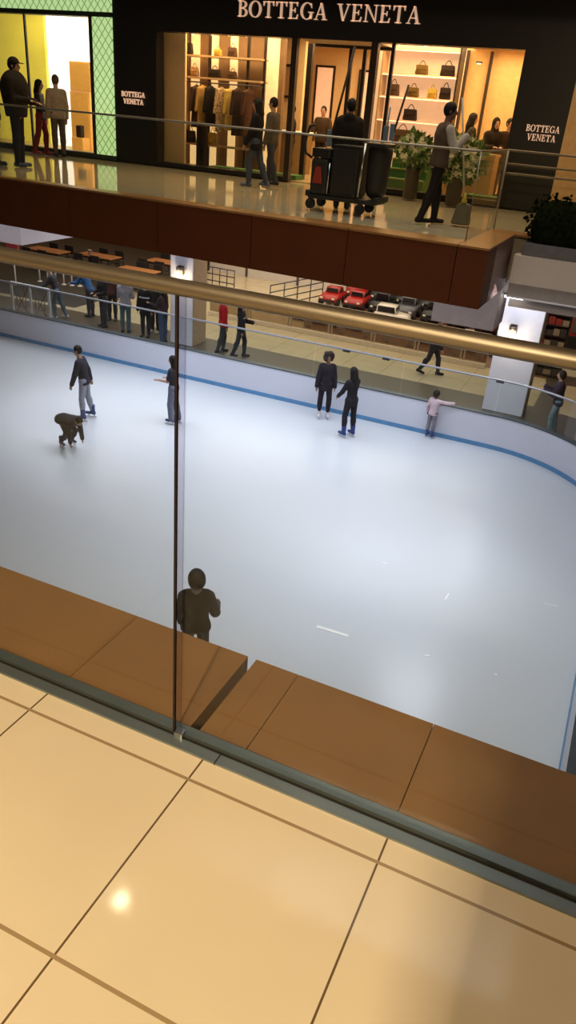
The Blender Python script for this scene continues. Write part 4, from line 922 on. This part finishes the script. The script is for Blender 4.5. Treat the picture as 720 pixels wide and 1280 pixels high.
# white gate with crossed braces, sign post and queue posts
ga = ony(18, 398, 18.35); gb = ony(64, 408, 18.35); GW = gb[0]-ga[0]; gt = empty('barrier_gate', (ga[0], 18.35, LOW)); tag(gt, 'white two bay gate with crossed braces behind the rink fence', 'gate'); gm = mat('gate_white', (.75, .72, .70), .4)
GH = ony(20, 353, 18.35)[2]-LOW
for x in (0, GW/2, GW): boxo('upright', (x-.035, -.02, 0), (x+.035, .02, GH), gm, gt)
for z in (.12, GH-.05): boxo('cross_bar', (0, -.02, z), (GW, .02, z+.06), gm, gt)
for k in (0, 1):
    x0, x1 = k*GW/2+.05, (k+1)*GW/2-.05
    for s_ in (0, 1): tubeo('brace', [(x0, .0, .18 if s_ else GH-.06), (x1, 0, GH-.06 if s_ else .18)], .016, MATS['bracket_dark'], gt, 6)
    cx_, cz_ = (x0+x1)/2, (GH+.12)/2
    for a, b_ in (((-.18, -.15), (.18, -.15)), ((.18, -.15), (.18, .15)), ((.18, .15), (-.18, .15)), ((-.18, .15), (-.18, -.15))): tubeo('centre_square', [(cx_+a[0], -.01, cz_+a[1]), (cx_+b_[0], -.01, cz_+b_[1])], .014, MATS['bracket_dark'], gt, 6)
p = onz(20, 355, LOW); t = empty('sign_post', tuple(p)); tag(t, 'thin post with a red sign at the far left', 'sign'); tubeo('pole', [(0, 0, 0), (0, 0, 1.3)], .03, gm, t, 8); boxo('red_sign', (-.28, -.03, 1.22), (.28, .03, 1.45), mat('sign_red', (.42, .05, .06), .5), t, .02); bm = bmesh.new(); lathe(bm, [(.2, 0), (.2, .03), (.04, .05)], n=14); bobj('foot', bm, gm, t)
q0 = None
for i, (px_, py_) in enumerate(((50, 352), (60, 353), (70, 354), (80, 356), (90, 357), (100, 358))):
    if q0 is None:
        q0 = o = empty('queue_post'); tubeo('pole', [(0, 0, .03), (0, 0, .95)], .03, gm, o, 8); bm = bmesh.new(); lathe(bm, [(.10, 0), (.10, .02), (.04, .05)], n=14); bobj('foot', bm, gm, o); boxo('belt_head', (-.04, -.04, .93), (.04, .04, 1.02), rub, o)
    else: o = copy_tree(q0)
    o.location = tuple(onz(px_, py_, LOW)); tag(o, 'pale queue post in the row behind the white gate', 'post', 'queue posts behind the gate')
for px_, py_, lb in ((112, 327, 'white paper cup on the long cafe table'),): 
    p = tpos[0]; x = ony(px_, py_, p[1]-.3)[0]; bm = bmesh.new(); lathe(bm, [(.06, 0), (.085, .2), (.09, .2), (.075, .19)], n=14); o = bobj('paper_cup', bm, paper, None, True); o.location = (x, p[1]-.25, LOW+.751); tag(o, lb, 'cup')

# ================================================================== PEOPLE
# ---- on the ice
A = np.array
def P(label, px_, py_, z, face, **k): p = onz(px_, py_, z); return person(label, (p[0], p[1], z+.005), face, **k)
LEFT, RIGHT, AWAY, TO = PI/2, -PI/2, 0, PI
P('man in dark jacket and grey jeans skating with head bowed', 108, 524, ICE, LEFT+.35, h=1.74, spine=(0, .16, 1), look=(0, 1, -.75), armL=((-.2, .25, -1), (-.05, .35, -1)), armR=((.25, -.35, -1), (.2, -.15, -1)),
  legL=((-.12, .1, -1), (-.05, -.05, -1)), legR=((.1, -.05, -1), (.1, -.22, -1)), top=(.025, .024, .035), pants=(.30, .31, .37), skate=(.05, .08, .20), skin='tan', hair='short', loose=.024, vox=.01)
P('child in black bending down with one hand on the ice', 82, 556, ICE, RIGHT-.25, h=1.36, trunk=1.2, spine=(0, 1, .12), look=(0, .8, -.6), armL=((-.1, .05, -1), (-.05, .15, -1)), armR=((.1, .12, -1), (.1, .25, -1)),
  legL=((-.12, 1, -.75), (-.05, -.7, -1)), legR=((.14, .8, -.9), (.05, -.9, -1)), top=(.022, .024, .028), pants=(.035, .04, .055), skate=(.06, .08, .14), hairc=(.015, .012, .01), vox=.01, hs=1.12, loose=.055, hem=.12)
P('woman with long dark hair skating with forearms held forward', 217, 529, ICE, LEFT+.1, h=1.62, spine=(0, .03, 1), armL=((-.1, .25, -1), (.0, 1, .02)), armR=((.1, .15, -1), (.1, .9, -.1)), legL=((-.05, .12, -1), (0, -.12, -1)), legR=((.05, -.02, -1), (0, -.18, -1)),
  top=(.03, .03, .04), sleeve='short', pants=(.15, .17, .23), flare=.03, skate=(.04, .07, .16), hair='long', skin='tan', sw=.88, vox=.01)
P('woman with big curly hair in dark clothes and white skates', 403, 523, ICE, TO+.5, h=1.66, armL=((-.2, .0, -1), (-.1, .1, -1)), armR=((.2, .05, -1), (.12, .1, -1)), legL=((-.08, .05, -1), (0, -.1, -1)), legR=((.06, .0, -1), (0, -.05, -1)),
  top=(.02, .017, .022), pants=(.02, .018, .024), skate=(.62, .58, .60), hair='afro', hairc=(.03, .02, .016), skin='brown', sw=.92, loose=.03, hem=.16, vox=.01)
P('woman with long straight hair in black and blue skates', 434, 546, ICE, LEFT-.5, h=1.68, spine=(0, .05, 1), armL=((-.2, .45, -1), (.1, .6, -.6)), armR=((.15, .35, -1), (.15, .7, -1)), legL=((-.1, .1, -1), (-.02, -.08, -1)), legR=((.08, 0, -1), (.02, -.08, -1)),
  top=(.017, .015, .02), pants=(.02, .018, .025), skate=(.03, .06, .22), hair='long', skin='tan', sw=.9, hem=.12, vox=.01)
P('child in pink top and grey trousers reaching for the boards', 536, 547, ICE, AWAY-.35, h=1.17, armL=((-.4, .1, -1), (-.1, .3, -1)), armR=((.8, .65, -.1), (.7, .5, .1)), legL=((-.06, .02, -1), (0, -.05, -1)), legR=((.06, .0, -1), (0, -.05, -1)),
  top=(.62, .46, .50), pants=(.20, .19, .23), skate=(.05, .08, .20), hair='bob', hairc=(.03, .02, .015), skin='brown', hs=1.2, vox=.009, loose=.025)
zt_ = ICE+1.70; hp = onz(246, 721, zt_)
person('person in dark vest seen from behind below the brown ledge', (hp[0], hp[1], ICE+.005), AWAY+.55, h=1.68, look=(-.2, 1, -.15), armL=((-.12, .1, -1), (.05, .5, -1)), armR=((.32, .05, -1), (.1, .9, -.1)), legL=((-.08, .1, -1), (0, -.1, -1)), legR=((.08, 0, -1), (0, -.05, -1)),
  top=(.05, .045, .045), vest=(.024, .02, .02), collar=(.30, .27, .26), pants=(.03, .03, .04), skate=(.05, .08, .18), hair='bob', hairc=(.014, .012, .012), loose=.028, vox=.009, hs=1.14)
# ---- lower floor, outside the boards
def Q(label, px_, face, h, y=19.6, **k):
    x = ony(px_, 400, y)[0]; return person(label, (x, y, LOW+.008), face, h=h, vox=.013, **k)
Q('person in dark jacket and jeans leaning forward left of the queue', 74, LEFT+.4, 1.70, 19.5, spine=(0, .35, 1), armL=((-.1, .6, -1), (0, 1, -.4)), armR=((.1, .6, -1), (0, 1, -.4)), legL=((0, .3, -1), (0, -.1, -1)), legR=((0, -.2, -1), (0, -.4, -1)), top=(.04, .04, .05), pants=(.10, .13, .18), shoe=(.5, .5, .5))
Q('person in blue shirt bending over near the queue', 114, LEFT, 1.70, 20.3, spine=(0, .45, 1), armL=((-.1, .7, -1), (0, 1, -.2)), armR=((.1, .6, -1), (0, 1, -.3)), top=(.03, .10, .26), pants=(.05, .05, .06))
Q('person in black sweater beside the blue shirt', 130, TO-.4, 1.74, 19.6, armL=((-.2, .15, -1), (.4, .8, -.2)), armR=((.2, .15, -1), (-.4, .8, -.1)), top=(.022, .02, .024), pants=(.06, .055, .06))
Q('person in dark red top standing half hidden behind the black sweater', 141, TO+.3, 1.70, 20.4, top=(.10, .04, .04), pants=(.04, .04, .05))
Q('person in grey hoodie and teal jeans in the queue', 157, AWAY+.3, 1.73, 19.5, top=(.32, .30, .32), hood=True, pants=(.09, .15, .18), armL=((-.15, .3, -1), (.35, .9, -.1)), armR=((.15, .3, -1), (-.35, .9, -.1)), loose=.035)
Q('person in black jacket with a white chest stripe', 182, TO+.2, 1.68, 19.5, top=(.015, .014, .016), stripe=(.5, .5, .5), pants=(.02, .02, .025), hem=.2, loose=.035)
Q('person in dark green coat between the striped jacket and the column', 194, TO, 1.74, 20.1, top=(.03, .035, .03), pants=(.04, .035, .03), hem=.15, shoe=(.5, .45, .4))
Q('person in dark top and blue jeans next to the left column', 204, LEFT, 1.70, 19.25, top=(.04, .025, .03), pants=(.05, .08, .14), hair='long', sw=.92, armL=((-.1, .4, -1), (0, .9, .3)))
Q('man in red jacket walking beside the left column', 279, RIGHT+.7, 1.68, 19.55, top=(.42, .015, .02), pants=(.05, .045, .055), loose=.035, legL=((-.05, .2, -1), (0, -.1, -1)), legR=((.05, -.15, -1), (0, -.3, -1)), hairc=(.02, .014, .01))
Q('woman in black jacket with white trim walking behind red jacket', 302, RIGHT+.3, 1.64, 19.5, top=(.02, .018, .022), stripe=(.42, .40, .42), pants=(.035, .035, .045), hair='long', sw=.92, loose=.03, legL=((-.04, .28, -1), (0, -.02, -1)), legR=((.04, -.18, -1), (0, -.4, -1)), armL=((-.1, .3, -1), (.1, .9, -.1)))
p = onz(537, 468, LOW)
person('man in dark clothes and boots striding past the barrier', (p[0], p[1], LOW+.008), RIGHT+.1, h=1.76, spine=(0, .08, 1), top=(.025, .022, .03), pants=(.03, .03, .04), loose=.04, legL=((-.02, .42, -1), (0, .12, -1)), legR=((.02, -.25, -1), (0, -.65, -1), (.05, 1, -.25)), shoe=(.015, .012, .01), armL=((-.15, -.3, -1), (-.05, .2, -1)), armR=((.15, .3, -1), (.05, .5, -1)), vox=.012)
p = ony(690, 500, 18.75)
person('woman in dark jacket and pale teal jeans at the rink corner', (p[0]+.15, 18.75, LOW+.008), LEFT+.1, h=1.58, spine=(0, .10, 1), top=(.045, .03, .05), pants=(.22, .30, .33), flare=.02, loose=.035, hem=.08, hair='bob', hairc=(.03, .018, .015), sw=.95, armL=((-.1, .5, -1), (.1, .8, .3)), armR=((.1, .5, -1), (-.1, .8, .35)), legL=((-.06, .2, -1), (0, -.15, -1)), legR=((.06, -.03, -1), (0, -.15, -1)), vox=.011, skin='light', look=(-.2, 1, -.4))
# ---- upper gallery
def U(label, px_, py_, face, **k): p = onz(px_, py_, 0); return person(label, (p[0], p[1], -.02 if p[1] < FAC else .002), face, **k)
U('big man in dark cap and jacket standing at the far left', 26, 207, AWAY-1.2, h=1.98, sw=1.25, trunk=1.45, top=(.022, .017, .012), pants=(.02, .018, .02), cap=(.02, .016, .012), loose=.045, shoe=(.10, .12, .2), armL=((-.2, .25, -1), (.4, .9, -.1)), armR=((.2, .2, -1), (-.4, .9, .0)), vox=.012)
U('person in black cropped by the left edge beside the capped man', -2, 205, AWAY-.8, h=1.78, top=(.02, .015, .012), pants=(.018, .015, .015), loose=.04, vox=.013)
U('woman in dark top and red trousers by the neighbouring shop window', 54, 192, RIGHT+.4, h=1.68, top=(.03, .02, .015), pants=(.20, .02, .02), hair='long', sw=.9, shoe=(.3, .05, .05), armR=((.15, .3, -1), (0, .9, -.2)), legL=((-.04, .2, -1), (0, -.05, -1)), legR=((.04, -.15, -1), (0, -.3, -1)), vox=.013)
U('person in grey brown jacket beside the woman in red trousers', 75, 195, LEFT-.5, h=1.80, top=(.34, .25, .19), pants=(.10, .07, .05), loose=.03, hair='short', hairc=(.10, .07, .05), skin='light', vox=.013)
U('woman with long dark hair in black jacket and jeans walking left', 318, 232, LEFT+.15, h=1.66, top=(.012, .010, .012), pants=(.06, .07, .11), hair='long', sw=.92, hem=.14, loose=.035, shoe=(.10, .12, .22), legL=((-.04, .28, -1), (0, -.02, -1)), legR=((.04, -.2, -1), (0, -.45, -1)), armL=((-.12, .25, -1), (0, .5, -1)), vox=.011)
U('person in grey green coat walking just behind the long haired woman', 337, 230, LEFT, h=1.70, top=(.09, .075, .05), pants=(.05, .05, .06), loose=.03, legL=((-.04, -.15, -1), (0, -.35, -1)), legR=((.04, .2, -1), (0, -.02, -1)), hair='short', vox=.012)
p = ony(364, 150, 18.6); person('solid figure for the mirrored person in dark jacket left of the shop entrance', (p[0], 18.65, .0), TO-1.2, h=1.58, top=(.035, .02, .012), pants=(.10, .06, .03), vox=.014, skin='light')  # solid figure stands in for a reflection in a shop mirror
p = ony(404, 150, 20.6); person('person in open dark jacket standing in the shop doorway', (p[0], 20.6, 0.0), TO+.1, h=1.62, top=(.05, .03, .016), pants=(.02, .014, .01), vox=.014, loose=.03, armL=((-.3, .1, -1), (.1, .5, -1)), armR=((.3, .1, -1), (-.1, .5, -1)))
p = ony(437, 150, 13.75); person('person in black hooded coat standing behind the trolley', (p[0], 13.78, -.02), AWAY+.2, h=1.74, top=(.018, .014, .011), hood=True, pants=(.015, .012, .01), loose=.055, hem=.25, vox=.012, trunk=1.1)
wp = onz(537, 278, 0)
person('worker in brown vest over a pale shirt and black trousers holding the dustpan pole', (wp[0], wp[1], -.02), RIGHT+.62, h=1.80, spine=(0, .06, 1), top=(.42, .37, .30), vest=(.10, .065, .045), sleeve='long', pants=(.013, .011, .010), look=(.35, 1, -.2), armL=((-.35, .1, -1), (-.05, .5, -1)), armR=((.25, .35, -1), (.0, .65, .75)), legL=((-.04, .22, -1), (0, .02, -1)), legR=((.06, -.22, -1), (0, -.35, -1)), shoe=(.012, .01, .008), hair='short', skin='brown', vox=.0095, loose=.022)
def inside(label, px_, y, face, h, **k): x = ony(px_, 160, y)[0]; person(label, (x, y, .0), face, h=h, vox=.014, **k)
inside('woman in dark green coat inside the right window', 589, 19.4, RIGHT+.5, 1.72, top=(.03, .032, .014), pants=(.02, .02, .012), hair='long', hem=.2, loose=.03, skin='light')
inside('woman in black headscarf with folded hands inside the right window', 619, 19.3, TO+.6, 1.66, top=(.016, .011, .008), pants=(.016, .011, .008), hair=None, scarf=(.016, .011, .008), hem=.3, loose=.04, armL=((-.15, .2, -1), (.4, .8, .1)), armR=((.15, .2, -1), (-.4, .8, .1)), skin='light')
inside('person in dark coat at the right edge of the window', 636, 20.1, TO+.9, 1.68, top=(.03, .018, .01), pants=(.02, .014, .01), hem=.3, loose=.03)
inside('small dark haired child between the two women in the window', 604, 20.3, TO, 1.15, top=(.02, .014, .008), pants=(.02, .014, .01), hs=1.15)

# ================================================================== LIGHT
def area(name, loc, size, energy, col, to=None, sizey=None, spread=180):
    l = bpy.data.lights.new(name, 'AREA'); l.energy = energy; l.color = col; l.shape = 'RECTANGLE'; l.size = size; l.size_y = sizey or size; l.spread = math.radians(spread)
    o = bpy.data.objects.new(name, l); COL.objects.link(o); o.location = loc
    d = (Vector(to)-Vector(loc)) if to is not None else Vector((0, 0, -1)); o.rotation_euler = d.to_track_quat('-Z', 'Y').to_euler(); return o
w = bpy.data.worlds.new('world'); S.world = w; w.use_nodes = True
w.node_tree.nodes['Background'].inputs[0].default_value = (.9, .8, .75, 1); w.node_tree.nodes['Background'].inputs[1].default_value = .05
area('atrium_light', (-3, 8, 9.5), 8, 210, (.93, .95, .97), None, 6, 80)
area('rink_pool', (-2.2, 13.0, -.95), 1.2, 60, (.84, .86, 1), (-3.0, 10.5, ICE), 1.2, 90)  # added lamp; its pool stands in for bright reflections on the ice
area('rink_pool_left', (-12, 15, -.95), 2, 30, (.82, .86, 1), None, 1.2, 110)  # second added lamp, for a bright patch on the left ice
area('rink_light_far', (-6.5, 15, -.95), 16, 560, (.80, .84, 1), None, 4.5, 130)
area('concourse_light', (-8, 25.5, -.95), 18, 1050, (1, .84, .64), None, 9)
area('concourse_right_light', (2, 22, -.95), 5, 220, (1, .72, .4), None, 6)
area('food_court_light', (-24, 30, -.95), 12, 170, (1, .6, .3), None, 10)
area('gallery_light', (-.9, -.6, 3.2), .5, 50, (1, .81, .54), (-.6, .6, 0))
area('gate_fill_light', (-17, 19.6, -.95), 5, 170, (.9, .9, 1), None, 3)  # added fill that brightens the gate and the left of the concourse
area('downlight', (NS[0][0], NS[0][1], 3.2), .05, 1.5, (1, .8, .5))
area('floor_shadow_light', (.07, -3.2, 3.2), .1, 265, (1, .78, .48), (.1, .8, 0))  # added lamp, set so the unseen pillar throws its shadow on the marble
area('far_gallery_light', (-7, 14.6, 4.5), 12, 190, (1, .76, .46), None, 3, 120)
area('room_light', (-3.9, 20.6, 3.1), 1, 45, (1, .7, .36))
area('stone_light', (.5, 15.6, 4.2), 1.5, 38, (1, .72, .4), (.3, 17.5, 1.5))
area('window_light', (-9.8, 18.4, 3.15), 3, 130, (1, .68, .34), None, 1.2)
area('shop_light', (-7, 21, 3.15), 4, 260, (1, .68, .34), None, 4)
area('bag_light', (-4.8, 18.8, 3.15), 3, 130, (1, .66, .34), None, 1.2)
area('left_shop_light', (-15, 18.6, 3.35), 4, 60, (1, .85, .5), None, 1)
area('column_fill', (-1.9, 16.6, -1.3), 1, 26, (.88, .9, 1), (-2.1, 19.5, -3.4))
S.view_settings.view_transform = 'Standard'; S.view_settings.look = 'None'
